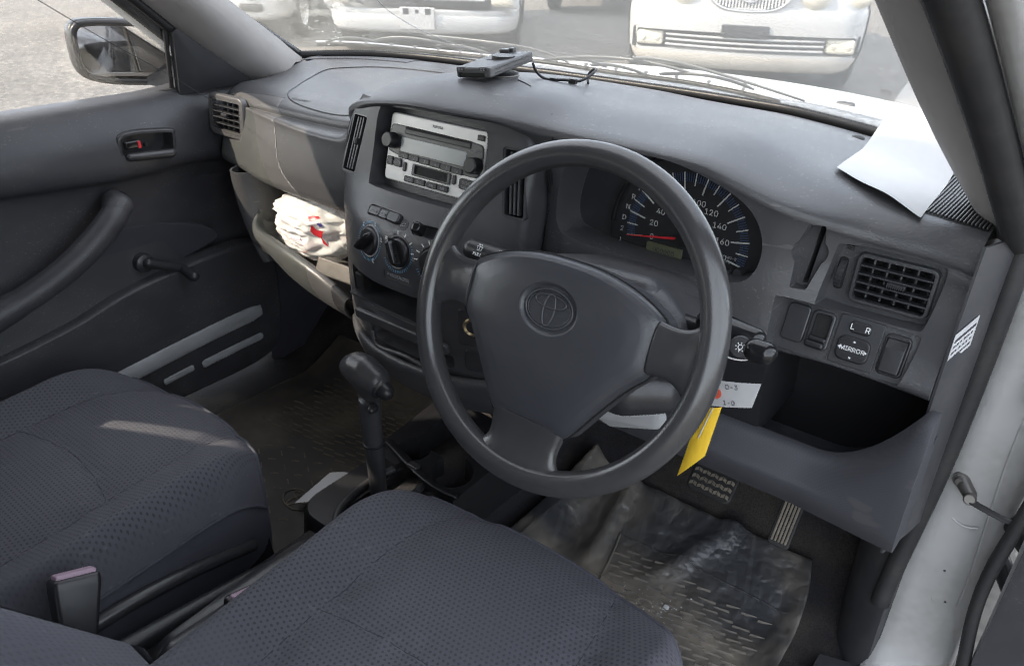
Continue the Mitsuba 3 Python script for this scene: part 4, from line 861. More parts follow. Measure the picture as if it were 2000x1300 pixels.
add('eyelet', mv(mv(cat(lathe([(.0022, .0006), (.0062, .0006), (.0062, 0), (.0022, 0)], 24)), t=(-.0165, -.0045, 0)), F_G), 'mat_tag_red', False, TG, label='red eyelet ring'); add('eyelet_hole', mv(mv(cyl(.0024, .0004, 14), t=(-.0165, -.0045, 0)), F_G), 'mat_brass', False, TG)
TY = thing('key_tag', 'yellow plastic key tag hanging below the white one', 'key tag')
m_, _ = sheet((.505, .050, .848), (.534, .050, .866), (.5235, .052, .796), (.496, .052, .753), V(0, -.003, 0)); m_, _ = sheet((.512, .050, .858), (.534, .050, .866), (.5245, .052, .796), (.4955, .052, .753), V(0, -.003, 0)); add('plate', m_, 'mat_yellow', True, TY)
add('string', tube(crv([(.527, .043, .866), (.522, .0425, .845), (.517, .042, .823)], 12), .0008, 6), 'mat_paper', True, TY, label='short white string lying over the yellow tag')
add('hanging_loop', tube(crv([(.470, .04, .885), (.49, .043, .88), (.513, .046, .872), (.52, .046, .868)], 14), .0007, 6), 'mat_paper', True, TY)

# ------------------------------------------------------------------ gear lever and console
GL = thing('gear_lever', 'black gear lever with a rounded T shaped knob', 'gear lever')
add('shaft', tube(crv([(-.004, .032, .47), (-.005, .032, .53), (-.006, .031, .575), (-.007, .030, .625), (-.006, .030, .665)], 24), np.linspace(.0135, .0175, 24), 18), 'mat_dark', True, GL)
add('collar', tube([(-.0055, .031, .577), (-.0055, .031, .581)], .0172, 20), 'mat_black', True, GL)
add('knob', hull(np.vstack([spheres((-.028, .030, .710, .0245), (-.042, .031, .706, .0195), (-.012, .030, .711, .0245), (.010, .029, .702, .0230), (.000, .030, .680, .018), n=3).vertices])), 'mat_dark', True, GL, label='rounded knob of the gear lever')
add('release_button', spheres((.026, .028, .695, .0135), (.034, .0275, .692, .0125), n=3), 'mat_black', True, GL, label='round push button at the knob end'); add('lock_button', spheres((.014, .018, .660, .008), (.016, .012, .660, .006), n=2), 'mat_black', True, GL)
add('button_ring', tube([V(.024, .028, .696) + .0165 * (math.cos(t) * unit(V(.25, 0, 1)) + math.sin(t) * V(0, 1, 0)) for t in np.linspace(0, 6.283, 30, False)], .0022, 8, True), 'mat_black', True, GL)
CN = thing('console', 'low black floor console with the gear lever gate and cup holders', 'console')
cs = man(hull(np.vstack([np.c_[rrect(.20, .36, .05, 6, -.015, .10), np.full(24, .33)], np.c_[rrect(.17, .32, .05, 6, -.02, .09), np.full(24, .452)], np.c_[rrect(.155, .30, .045, 6, -.02, .085), np.full(24, .462)]])))
cs2 = man(hull([(x, y, z) for x, y, z in ((-.09, .10, .40), (.115, .10, .40), (-.09, .10, .485), (.10, .10, .47), (-.10, .30, .40), (.12, .30, .40), (-.10, .30, .50), (.11, .30, .49))]))
cup = man(mv(cyl(.037, .10, 40), t=(.055, .150, .415))) + man(mv(rbox((.105, .10, .12), .02), t=(.0, .215, .485))) + man(mv(cyl(.030, .10, 40), t=(-.035, .150, .425)))
gate = man(mv(extr(rrect(.055, .16, .026), 0, .06), t=(-.005, .045, .440)))
add('body', tm((cs + cs2) - cup - gate), 'mat_black', 35, CN)
P = [(-.005 + (.042 + .0) * math.cos(t), .045 + .098 * math.sin(t), .466) for t in np.linspace(0, 2 * math.pi, 60, False)]
add('gate_ring', tube(P, .007, 10, True, flat=1.0), 'mat_dark', True, CN, label='raised oval ring around the lever gate'); add('gate_floor', mv(extr(rrect(.055, .16, .026), 0, .002), t=(-.005, .045, .442)), 'mat_hole', 35, CN)
add('cup_rail', tube(crv([(-.085, .135, .487), (-.03, .118, .488), (.02, .105, .486), (.07, .10, .482), (.105, .108, .478)], 30), .011, 10, flat=.4, nrm=(0, .4, .9)), 'mat_black', True, CN, label='curved front rail of the cup holders')
add('cup_clip', rbox((.022, .014, .010), .003, (.005, .106, .492)), 'mat_dark', 35, CN); add('cup_tab', spheres((.06, .155, .43, .008), (.07, .165, .425, .006)), 'mat_dark', True, CN)
add('holder_pin', mv(lathe([(0, .004), (.006, .004), (.008, 0), (.008, -.004)], 20), frame((.0, .262, .475), (0, -1, .2))), 'mat_black', 35, CN)
for s in (-1, 1): add('brake_boot', spheres((s * .01, -.12, .44, .03), (s * .01, -.34, .45, .03), (s * .01, -.3, .40, .05), (s * .01, -.1, .40, .05)), 'mat_dark', True, CN)

# ------------------------------------------------------------------ pedals and mats
BP = thing('brake_pedal', 'worn rubber brake pedal with chevron ribs', 'pedal')
F_B = frame((.424, .400, .490), unit(V(-.02, -.72, .70)))
add('pad', mv(plate(.080, .058, .010, .012, .003), F_B), 'mat_rubber', 35, BP)
rib = []
for i in range(5):
    for j in range(4):
        x, y = -.029 + .0145 * i, -.0195 + .0125 * j
        for s in (-1, 1): rib.append(mv(hull([(x + s * .0005, y, .009), (x + s * .0005, y + .007, .009), (x + s * .0065, y + .0045, .009), (x + s * .0065, y - .0025, .009), (x + s * .001, y + .001, .0118), (x + s * .001, y + .006, .0118), (x + s * .006, y + .0035, .0118), (x + s * .006, y - .0015, .0118)]), F_B))
prin('mat_worn_rubber', wear((.22, .19, .155), (.05, .045, .04), .6, 40), .7)
for r in rib: add('rib', r, 'mat_worn_rubber', False, BP)
add('arm', tube(crv([(.425, .41, .505), (.42, .47, .56), (.41, .50, .70)], 12), .008, 10), 'mat_black', True, BP)
AP = thing('accelerator_pedal', 'narrow upright accelerator pedal with lengthwise ribs', 'pedal')
F_A = frame((.557, .385, .495), unit(V(.0, -.78, .62)))
add('pad', mv(plate(.034, .098, .008, .007, .002), F_A), 'mat_rubber', 35, AP)
for k in range(5): add('rib', mv(rbox((.0034, .084, .0035), .001, (-.0108 + .0054 * k, 0, .0088)), F_A), 'mat_worn_rubber', False, AP)
add('arm', tube(crv([(.557, .40, .52), (.557, .47, .58), (.55, .52, .70)], 12), .007, 10), 'mat_black', True, AP)
def mat_surface(x0, x1, y0, y1, zf, n=60):
    X, Y = np.meshgrid(np.linspace(x0, x1, n), np.linspace(y0, y1, n), indexing='ij'); return X, Y
FM = thing('floor_mat', 'creased black rubber floor mat with dust in front of the driver seat', 'floor mat')
def dz(x, y):
    q_ = np.stack([x * 1., y * 1., x * 0], -1); e = .010 * (meshkit.fbm(q_ * 9, 3, 7) - .5) - .011 * abs(meshkit.fbm(q_ * 16 + 3, 3, 11) - .5) * np.clip((y - .20) / .06, .25, 1); fold = .014 * np.exp(-((x - .42 - .5 * (y - .36)) / .022) ** 2) * np.clip((y - .26) / .05, 0, 1) + .016 * np.exp(-((x - .30 + .1 * y) / .018) ** 2) * np.clip((y - .22) / .08, 0, 1)
    return .330 + e + fold + np.clip(y - .30, 0, 1) ** 1.5 * 1.15 + .045 * np.clip((.235 - x) / .06, 0, 1) ** 2 + .010 * np.clip((x - .585) / .03, 0, 1)
X, Y = np.meshgrid(np.linspace(.150, .622, 120), np.linspace(-.45, .437, 170), indexing='ij')
X = X - .10 * np.clip((Y - .30) / .14, 0, 1) ** 2 * (X - .40) + .012 * np.clip((Y - .40) / .03, 0, 1) * np.sin(X * 40); keep = dz(X, Y)
P = np.stack([X, Y, keep], -1)
add('sheet', thick(P[::-1], .004), 'mat_floormat', True, FM)
random.seed(5); ribs = []
for i in range(28):
    for j in range(10):
        y = -.10 + .0155 * i; x = .318 + .027 * j + (.0135 if i % 2 else 0)
        if random.random() < .12 or y > .325 or x > .585: continue
        l = .011 + .004 * random.random(); ribs.append(hull([(x - l, y - .0014 - .003, dz(V(x), V(y))[0] - .001), (x - l, y + .0014 - .003, dz(V(x), V(y))[0] - .001), (x + l, y - .0014 + .003, dz(V(x), V(y))[0] - .001), (x + l, y + .0014 + .003, dz(V(x), V(y))[0] - .001), (x - l + .001, y - .003, dz(V(x), V(y))[0] + .0030), (x + l - .001, y + .003, dz(V(x), V(y))[0] + .0030)]))
prin('mat_rib', wear((.15, .132, .11), (.05, .05, .054), .9, 22), .7)
for r in ribs: add('rib', r, 'mat_rib', False, FM)
add('border_rib', tube([(x, y, dz(V(x), V(y))[0] + .001) for x, y in crv([(.335, .10), (.312, .25), (.292, .338)], 20)], .0022, 6), 'mat_rib', True, FM)
add('border_rib', tube([(x, y, dz(V(x), V(y))[0] + .001) for x, y in crv([(.292, .338), (.40, .345), (.50, .348), (.598, .346)], 30)], .0014, 6), 'mat_floormat', True, FM)
random.seed(9)
cr = []
for k in range(70):
    x, y = random.gauss(.425, .03), random.gauss(.245, .02); cr.append(ball((x, y, dz(V(x), V(y))[0] + .001), np.array([1, .8, .6]) * (.0008 + .0018 * random.random() ** 3), 0))
add('crumbs', cat(*cr), 'mat_paper', False, None, label='pale crumbs and grit on the driver floor mat', cat='grit', kind='stuff')
pb = thing('pebble', 'small white fragment among the grit on the driver mat', 'fragment'); scene[pb] = mikit.ply(rbox((.009, .008, .006), .002, (.434, .247, dz(V(.434), V(.247))[0] + .003)), 'mat_paper', 35)
FM2 = thing('floor_mat', 'dusty brownish rubber floor mat in front of the passenger seat', 'floor mat')
def dz2(x, y): return .338 + .006 * (meshkit.fbm(np.stack([x * 9, y * 9, x * 0 + 3], -1), 3, 8) - .5) + np.clip(y - .34, 0, 1) ** 1.4 * 1.1 + .03 * np.clip((x + .155) / .05, 0, 1) ** 2
X, Y = np.meshgrid(np.linspace(-.60, -.125, 90), np.linspace(-.35, .46, 120), indexing='ij')
def mat2_col(p, n, uv):
    a = fbm(p.x * 8, p.y * 8, 2, 4); b = fbm(p.x * 60, p.y * 60, p.z * 60, 3)
    lit = smoothstep(.32, .46, p.y)  # front of the mat paler: bounced light painted into the dust colour
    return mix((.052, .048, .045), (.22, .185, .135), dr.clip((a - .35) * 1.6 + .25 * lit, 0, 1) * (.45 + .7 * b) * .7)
prin('mat_floormat_dusty_lit', mikit.proc(mat2_col), .7)
add('sheet', thick(np.stack([X, Y, dz2(X, Y)], -1)[::-1], .004), 'mat_floormat_dusty_lit', True, FM2)
random.seed(6); prin('mat_rib_dusty', wear((.15, .125, .09), (.05, .045, .04), .9, 25), .7)
for i in range(16):
    for j in range(9):
        y = .16 + .0145 * i; x = -.50 + .034 * j + (.017 if i % 2 else 0)
        if random.random() < .1 or x > -.19: continue
        l = .013; zz_ = dz2(V(x), V(y))[0]; add('rib', hull([(x - l, y - .0042, zz_ - .001), (x - l, y - .0012, zz_ - .001), (x + l, y + .0012, zz_ - .001), (x + l, y + .0042, zz_ - .001), (x - l + .001, y - .0027, zz_ + .0026), (x + l - .001, y + .0027, zz_ + .0026)]), 'mat_rib_dusty', False, FM2)
for i in range(7):
    for j in range(6):
        y = -.02 + .025 * i; x = -.42 + .042 * j; d = 1 if (i + j) % 2 else -1
        if (x + .23) ** 2 + (y - .035) ** 2 < .046 ** 2 or x > -.17: continue
        zz_ = dz2(V(x), V(y))[0]; add('chevron', hull([(x - .010, y - d * .006 - .002, zz_ - .001), (x - .010, y - d * .006 + .002, zz_ - .001), (x + .010, y + d * .006 - .002, zz_ - .001), (x + .010, y + d * .006 + .002, zz_ - .001), (x, y, zz_ + .003)]), 'mat_rib_dusty', False, FM2)
ez2 = dz2(V(-.235), V(.03))[0] + .0014; F_E = frame((-.235, .03, ez2), (0, 0, 1), up=(.2, 1, 0))
add('emblem', mv(cat(*[tube([(x, y, 0) for x, y in e], .0016, 6, True) for e in (ell(0, 0, .034, .023, 0), ell(0, 0, .008, .021, 0), ell(0, .009, .023, .008, 0))]), F_E), 'mat_rib_dusty', True, FM2, label='embossed oval emblem on the mat')
cd = thing('card', 'blank white card lying on the passenger mat beside the console', 'card')
P_ = np.array([[( -.233 + .062 * i - .014 * j, -.005 + .052 * i + .098 * j - .03 * i, .352 + .018 * i + .010 * j) for j in np.linspace(0, 1, 6)] for i in np.linspace(0, 1, 6)])
C0, C1, C2, C3 = V(-.214, .010, .356), V(-.172, .034, .364), V(-.186, .122, .372), V(-.226, .105, .362)
m_, _ = sheet(C0, C1, C2, C3, V(0, 0, .002)); scene[cd] = mikit.ply(m_, 'mat_card', True)
# ------------------------------------------------------------------ seats
def seat_cushion(cx, y0, y1, w, ztop, name, seed):
    """a soft cushion: domed top with raised bolsters, welts between the panels"""
    N, Mv = 84, 84; U, Wv = np.linspace(-1, 1, N), np.linspace(0, 1, Mv); P = np.zeros((N, Mv, 3))
    for i, u in enumerate(U):
        for j, v in enumerate(Wv):
            y = y0 + (y1 - y0) * v; nose = np.clip((v - .72) / .28, 0, 1)
            hw = w / 2 * (1 - .10 * nose ** 2.2) * (1 - .03 * (1 - v)); yy = y - .05 * nose * abs(u) ** 2.6
            bol = .026 * np.clip((abs(u) - .52) / .30, 0, 1) ** 1.4 * (1 - .45 * nose); edge = np.clip((abs(u) - .80) / .20, 0, 1)
            z = ztop + .018 * v + bol - .030 * (1 - v) - .055 * nose ** 2.6 - .075 * edge ** 2.4 + .006 * (1 - u * u)
            P[i, j] = (cx + u * hw, yy, z)
    nz = meshkit.fbm(P * 7 + seed, 3, seed); P[:, :, 2] += .006 * (nz - .5)
    return P
def panel_lines(P, lines, parent, r=.0008, mat='mat_seam'):
    N, Mv = P.shape[:2]
    for q in lines:
        c = crv([(a, b, 0) for a, b in q], 50); path = []
        for u, v, _ in c:
            a, b = np.clip((u + 1) / 2 * (N - 1), 0, N - 1.001), np.clip(v * (Mv - 1), 0, Mv - 1.001); i, j = int(a), int(b); fa, fb = a - i, b - j
            path.append((P[i, j] * (1 - fa) + P[i + 1, j] * fa) * (1 - fb) + (P[i, j + 1] * (1 - fa) + P[i + 1, j + 1] * fa) * fb + V(0, 0, -.0006))
        add('seam', tube(path, r, 6), mat, True, parent)
def groove(P, lines, depth=.006, width=.02):
    """press the seams into the cushion"""
    N, Mv = P.shape[:2]; U, Wv = np.meshgrid(np.linspace(-1, 1, N), np.linspace(0, 1, Mv), indexing='ij'); dmin = np.full(U.shape, 9.0)
    for q in lines:
        for u, v, _ in crv([(a, b, 0) for a, b in q], 80): dmin = np.minimum(dmin, np.hypot((U - u) * .25, (Wv - v) * .5))
    w_ = abs(meshkit.fbm(P * V(26, 20, 20), 3, 4) - .5)
    P[:, :, 2] -= depth * (.6 + 1.6 * w_) * np.exp(-(dmin / width) ** 2) + .010 * w_ * np.exp(-(dmin / (3.2 * width)) ** 2); return P
def seat(name, lab, cx, y1, w, ztop, seed, lines, yb_):
    s = thing('car_seat', lab, 'car seat')
    P = groove(seat_cushion(cx, y1 - .56, y1, w, ztop, name, seed), lines)
    add('cushion', grid_mesh(P), 'mat_fabric', True, s)
    panel_lines(P, lines, s)
    # sides: plain cloth skirts hanging from the edges
    e = np.vstack([P[0, :], P[:, -1][1:], P[-1, ::-1][1:]]); c = V(cx, y1 - .28, 0); sk = []
    for q in e:
        d = unit((q - c) * V(1, 1, 0)); row = [q - d * .004 + V(0, 0, .002)]
        for t in np.linspace(.12, 1, 9): row.append(q + d * (.010 * math.sin(math.pi * t) - .018 * t) + V(0, 0, -.14 * t))
        sk.append(row)
    add('side_cover', grid_mesh(np.array(sk)[:, ::-1]), 'mat_fabric_plain', True, s, label='plain cloth skirt of the cushion')
    add('cushion_welt', tube(e + V(0, 0, .0005), .0030, 8), 'mat_fabric_plain', True, s)
    add('seat_frame', hull([(cx + a * w * .46, y, z) for a in (-1, 1) for y, z in ((y1 - .5, .36), (y1 - .05, .36), (y1 - .5, ztop - .11), (y1 - .06, ztop - .12))]), 'mat_black', 35, s)
    # backrest, leaning back, with its bolsters and headrest
    Q = []
    for v in np.linspace(0, 1, 40):
        row = []
        for u in np.linspace(-1, 1, 40):
            b = np.clip((abs(u) - .5) / .4, 0, 1) ** 1.3; hw = w / 2 * (1.02 - .18 * v ** 3); fall = np.clip((abs(u) - .86) / .14, 0, 1) ** 2
            row.append((cx + u * hw, yb_ - .40 * v + .045 * b * (1 - .5 * v) - .05 * fall, ztop - .06 + .62 * v - .03 * v ** 6 * u * u))
        Q.append(row)
    Q = np.array(Q); add('backrest', thick(Q, .09), 'mat_fabric', True, s)
    hr = mv(rbox((.26, .10, .18), .045, n=2), t=(cx, yb_ - .43, ztop + .66)); add('headrest', hr, 'mat_fabric', True, s)
    for k in (-1, 1): add('headrest_post', tube([(cx + .06 * k, yb_ - .41, ztop + .53), (cx + .06 * k, yb_ - .43, ztop + .62)], .006, 10), 'mat_chrome', True, s)
    return s, P
LP = [[(-.55, 0), (-.56, .5), (-.52, .86), (-.46, 1.0)], [(.55, 0), (.56, .5), (.52, .86), (.46, 1.0)], [(-.555, .56), (0, .60), (.555, .56)], [(-.62, 1.0), (-.60, .90), (-.58, .86)]]
seat('car_seat', 'dark blue grey cloth passenger seat on the left of the cabin', -.345, -.055, .50, .570, 3, LP[:3], -.585)
LD = [[(-.55, 0), (-.56, .5), (-.52, .86), (-.46, 1.0)], [(.55, 0), (.56, .5), (.52, .86), (.46, 1.0)], [(-.555, .50), (0, .54), (.555, .50)]]
seat('car_seat', 'dark blue grey cloth driver seat in the foreground', .338, .035, .53, .584, 5, LD, -.518)
def buckle(p, lab, ax_):
    b = thing('seat_belt_buckle', lab, 'seat belt buckle'); Fb = frame(p, unit(ax_), up=(0, 1, 0))
    add('housing', mv(hull(np.vstack([rbox((.034, .054, .02), .006, (0, 0, -.012)).vertices, rbox((.028, .040, .02), .006, (0, -.002, -.085)).vertices])), Fb), 'mat_black', 35, b)
    add('release_button', mv(rbox((.020, .046, .007), .0025, (.002, 0, -.0005)), Fb), 'mat_pink', 35, b, label='faded pink release button')
    add('strap', mv(rbox((.006, .022, .10), .002, (0, 0, -.13)), Fb), 'mat_rubber', 35, b)
buckle((-.068, -.408, .602), 'black seat belt buckle with a pink button beside the passenger seat', V(-.38, .30, .8))
buckle((.078, -.268, .552), 'second seat belt buckle half hidden behind the driver seat', V(.0, .25, 1))
HB = thing('parking_brake', 'black parking brake lever lying low between the seats', 'parking brake')
add('handle', tube(crv([(-.015, -.52, .50), (-.02, -.40, .488), (-.025, -.28, .470), (-.03, -.17, .450)], 24), np.linspace(.016, .012, 24), 14), 'mat_black', True, HB)
sb = thing('seat_rail_cover', 'dark plastic strip curving along the inner side of the passenger seat', 'plastic strip')
scene[sb] = mikit.ply(tube(crv([(-.085, -.47, .485), (-.085, -.36, .490), (-.09, -.25, .472), (-.10, -.15, .44)], 30), .011, 10), 'mat_dark', True)

# ------------------------------------------------------------------ passenger door
PD = thing('passenger_door', 'dark grey passenger door with a pull handle and window crank', 'car door')
prof = [(1.008, -.722), (1.006, -.695), (.995, -.678), (.96, -.658), (.93, -.652), (.905, -.652), (.888, -.660), (.882, -.690), (.86, -.698), (.78, -.700), (.70, -.694), (.62, -.684), (.56, -.678), (.50, -.674), (.44, -.674), (.39, -.680), (.365, -.692), (.35, -.72)]
yy_ = np.linspace(-.95, .40, 70); P = []
for y in yy_:
    f = np.clip((y - .16) / .2, 0, 1); row = []
    low = .0 if y < .26 else (y - .26) * .2
    for z, x in chaikin(prof, 2):
        dzz = 0
        if .84 < z < .93: dzz = -.03 * f - .035 * np.clip((-y - .1) / .4, -.3, 1) * -1 * .9
        row.append((x - .042 * np.clip((y - .10) / .14, 0, 1) ** 1.5, y, z + dzz))
    P.append(row)
door_skin = thick(np.array(P)[::-1], .006)
# lower pocket panel: a raised field with rounded front end
pk = chaikin([(-.8, .60), (-.30, .60), (-.10, .628), (-.02, .655), (.13, .672), (.28, .680), (.335, .66), (.352, .60), (.35, .48), (.335, .40), (.28, .372), (.10, .37), (-.8, .37)], 3, True)
def dplate(poly, x0, x1, bev=.004): # (y, z) outline standing on x0, face towards the cabin at x1
    a, b = np.array(poly), inset(poly, bev); b = resample(b, len(a)); a = resample(a, len(a)); k = np.argmin(np.hypot(*(b - a[0]).T)); b = np.roll(b, -k, 0)
    P = np.array([np.c_[np.full(len(a), x0), a], np.c_[np.full(len(a), x1 - bev), a], np.c_[np.full(len(a), x1 - bev * .3), (a * .4 + b * .6)], np.c_[np.full(len(a), x1), b]]); return solid_loft(P, (1, 2))
add('pocket_panel', dplate(pk, -.70, -.660, .010), 'mat_door', 45, PD, label='raised lower field of the door')
crank_rec = chaikin([(-.085, .648), (-.10, .70), (-.08, .752), (0, .775), (.09, .768), (.18, .742), (.232, .712), (.235, .690), (.10, .665), (-.02, .645)], 3, True)
add('crank_panel', dplate(crank_rec, -.71, -.690, .004), 'mat_door_cloth', 45, PD)
def strip(pts_, w, lab=None):
    q = crv(pts_, 30); return add('trim_strip', tube([(-.655, y, z) for y, z in q], np.r_[w * .6, np.full(28, w), w * .7], 14, flat=.35, nrm=(1, 0, 0)), 'mat_strip', True, PD, label=lab)
strip([(-.55, .440), (-.25, .462), (.0, .488), (.15, .502), (.285, .510)], .0185, 'wide pale grey strip along the door pocket')
strip([(.120, .437), (.20, .442), (.280, .446)], .0095, 'short thin pale strip below the wide one'); strip([(.028, .434), (.06, .437), (.099, .440)], .0075, 'shortest pale strip at the bottom of the door'); strip([(-.40, .39), (-.1, .41), (.005, .421)], .007)
# handle cup and lever
hp = chaikin([(.037, .967), (.150, .954), (.152, .945), (.146, .893), (.036, .907), (.032, .93)], 3, True)
bz = dplate(hp, -.69, -.6465, .004); hole = extr(inset(hp, .008), 0, .3); hv = hole.vertices.copy(); hole.vertices = np.c_[-.60 - hv[:, 2] * .27, hv[:, 0], hv[:, 1]]; trimesh.repair.fix_normals(hole)
ds = man(door_skin); add('panel', tm(ds - man(hole)) if ds.volume() != 0 else door_skin, 'mat_door', 45, PD)
add('handle_bezel', tm(man(bz) - man(hole)), 'mat_dark', 40, PD)
bk = inset(hp, .006); m_ = extr(bk, 0, .002); hv = m_.vertices.copy(); m_.vertices = np.c_[-.686 - hv[:, 2] * .3, hv[:, 0], hv[:, 1]]; trimesh.repair.fix_normals(m_); add('handle_well', m_, 'mat_black', 35, PD)
add('inner_handle', spheres((-.645, .052, .916, .008), (-.643, .075, .914, .0085), (-.641, .130, .909, .0085), (-.643, .138, .910, .006)), 'mat_dark', True, PD, label='grey inner door handle')
add('lock_button', rbox((.010, .030, .016), .004, (-.644, .060, .938)), 'mat_black_gloss', 35, PD); add('lock_mark', rbox((.002, .006, .013), .0006, (-.6385, .071, .937)), 'mat_red', 35, PD, label='red unlocked mark')
add('handle_screw', mv(lathe([(0, .001), (.003, .002), (.0045, .001), (.0045, -.004)], 16), frame((-.6495, .090, .931), (1, 0, 0))), 'mat_hole', 35, PD)
# pull handle: a thick bar from the top corner down to the armrest
ph = crv([(-.655, .020, .842), (-.632, .003, .832), (-.622, -.03, .808), (-.620, -.075, .776), (-.622, -.13, .745), (-.628, -.20, .716), (-.638, -.28, .695), (-.655, -.42, .68)], 50)
add('pull_handle', tube(ph, np.r_[np.linspace(.016, .0245, 6), np.linspace(.0245, .023, 20), np.linspace(.023, .045, 24)], 20), 'mat_door', True, PD, label='thick slanting door pull handle')
add('handle_cap', spheres((-.634, .008, .836, .0235), (-.632, .0, .830, .0245), (-.66, .012, .84, .02), n=3), 'mat_door', True, PD)
add('crank_base', mv(lathe([(0, .012), (.012, .012), (.0185, .008), (.020, 0), (.020, -.03)], 30), frame((-.682, .052, .695), (1, 0, 0))), 'mat_dark', 35, PD)
add('window_crank', spheres((-.668, .055, .697, .011), (-.660, .118, .668, .0085), n=2), 'mat_dark', True, PD, label='dark window crank arm'); add('crank_knob', spheres((-.652, .118, .667, .0095), (-.628, .121, .659, .0115), (-.624, .121, .659, .011), n=2), 'mat_dark', True, PD)
# window, its rubber lip and the mirror sail
W0 = [(-.705, -.62, 1.00), (-.705, .20, 1.004), (-.70, .205, 1.108), (-.68, .12, 1.177), (-.63, -.06, 1.30), (-.595, -.2, 1.39), (-.60, -.62, 1.43)]
def inner_x(z): return -.722 + .28 * (z - 1.0)
wp_ = [(-.62, .99), (.375, .99), (.375, 1.005), (.22, 1.100), (.13, 1.170), (-.05, 1.295), (-.20, 1.385), (-.40, 1.43), (-.62, 1.44)]
m_ = trimesh.creation.triangulate_polygon(Polygon(wp_), engine='earcut'); v2 = m_[0]; add('window', trimesh.Trimesh(np.c_[inner_x(v2[:, 1]), v2[:, 0], v2[:, 1]], m_[1], process=False), 'mat_glass', False, PD, label='passenger door window')
add('window_lip', tube([(-.712, -.62, 1.006), (-.712, -.2, 1.006), (-.712, .22, 1.006)], .006, 8), 'mat_rubber', True, PD, label='black rubber lip along the bottom of the window')
sl = [(.205, .998), (.375, 1.005), (.20, 1.125), (.193, 1.118)]
add('mirror_sail', hull([(inner_x(z) + dx, y, z) for y, z in sl for dx in (.006, .020)] + [(inner_x(1.05) + .028, .25, 1.04)]), 'mat_dark', 35, PD, label='dark triangular cover at the foot of the window')
add('window_edge', tube([(inner_x(z) + .004, y, z) for y, z in ((.198, 1.0), (.192, 1.06), (.186, 1.122))], .0045, 8), 'mat_rubber', True, PD)
add('window_frame', tube([(inner_x(z) + .004, y, z) for y, z in ((.20, 1.122), (.13, 1.178), (-.05, 1.303), (-.2, 1.395), (-.40, 1.44), (-.62, 1.45))], .010, 10), 'mat_black', True, PD)
add('outer_skin', hull([(-.80, -.84, .38), (-.80, .38, .38), (-.735, .38, .99), (-.735, -.84, .99), (-.825, -.84, .72), (-.825, .38, .72), (-.765, -.84, .38), (-.765, .38, .38)]), 'mat_white_paint', 35, PD)
# door mirror
DM = thing('door_mirror', 'black door mirror outside the passenger window', 'door mirror')
mg = chaikin([(.083, 1.095), (.088, 1.122), (.112, 1.134), (.25, 1.122), (.268, 1.105), (.282, 1.03), (.278, 1.008), (.25, .998), (.12, 1.012), (.085, 1.035)], 2, True)
MCX = .175; MR = trimesh.transformations.rotation_matrix(math.radians(0), [0, 0, 1])
def mirror_pt(h, z, d): # h along the glass, its face turned towards the driver
    az = math.radians(24); return V(-.83, MCX, 0) + V(-math.sin(az) * -0, 0, 0) + (h - MCX) * V(math.sin(az) * -.0 + .22, .976, 0) + d * V(-.976, .22, 0) + V(0, 0, z)
ol = np.array(Polygon(mg).buffer(.0).exterior.coords)[:-1]; il = inset(mg, .0115)
R_ = []
for f, d in ((1.0, .0), (1.03, .012), (1.03, .03), (.95, .055), (.75, .075), (.4, .085), (.05, .087)):
    c = np.mean(ol, 0); R_.append([mirror_pt(*(c + (q - c) * f), d) for q in ol])
add('housing', solid_loft(np.array(R_), (1, 2)), 'mat_black', True, DM)
add('housing_rim', tube([mirror_pt(*q, -.001) for q in inset(mg, .005)], .0062, 10, True), 'mat_black', True, DM)
g2 = resample(il, 80); m_ = trimesh.creation.triangulate_polygon(Polygon(g2), engine='earcut')
add('mirror_glass', trimesh.Trimesh([mirror_pt(*q, -.0012) for q in m_[0]], m_[1] if np.cross(*(np.array([mirror_pt(*m_[0][m_[1][0][k]], 0) for k in (1, 2)]) - mirror_pt(*m_[0][m_[1][0][0]], 0)))[0] > 0 else m_[1][:, ::-1], process=False), 'mat_mirror', False, DM, label='mirror glass')
add('mount', hull([(-.83, .27, 1.01), (-.83, .29, 1.04), (-.735, .30, 1.0), (-.735, .31, 1.06), (-.74, .22, 1.0), (-.82, .20, 1.005), (-.82, .21, 1.02)]), 'mat_black', 40, DM)

# ------------------------------------------------------------------ things on the dashboard
PP = thing('paper_sheet', 'white paper lying on the right of the dashboard under the windscreen', 'paper')
P = []
fl, fr2, bl, br = V(.522, .340, 0), V(.636, .285, 0), V(.505, .615, 0), V(.630, .560, 0)
for i in np.linspace(0, 1, 24):
    row = []
    for j in np.linspace(0, 1, 24):
        q = (fl * (1 - i) + fr2 * i) * (1 - j) + (bl * (1 - i) + br * i) * j
        zt = dash_top(q[0], max(q[1], .30)) + .004 + .006 * math.sin(math.pi * i) * (1 - j) + .055 * max(0, j - .5) ** 1.6 * 2.2 + .0015 * math.sin(9 * i + 2) * (1 - j) ** 2
        row.append((q[0], q[1], zt))
    P.append(row)
P = np.array(P); add('sheet', thick(P[:, ::-1] if grid_mesh(P).face_normals[:, 2].mean() < 0 else P, .0003), 'mat_paper_thin' if False else 'mat_paper', True, PP)
for k in range(4):
    i0, j0 = 8 + 2 * (k % 2), 9 + 3 * k; q = [P[min(i0 + t, 23), j0] + V(0, 0, .0012) for t in range(0, 10)]
    add('print_line', tube(q, .0007, 5), 'mat_grey_print' if k else 'mat_dim_blue', True, PP) if False else None
RD = thing('radar_detector', 'flat dark box on a round swivel foot on top of the dashboard', 'dashboard device')
zb = dash_top(.030, .300); 
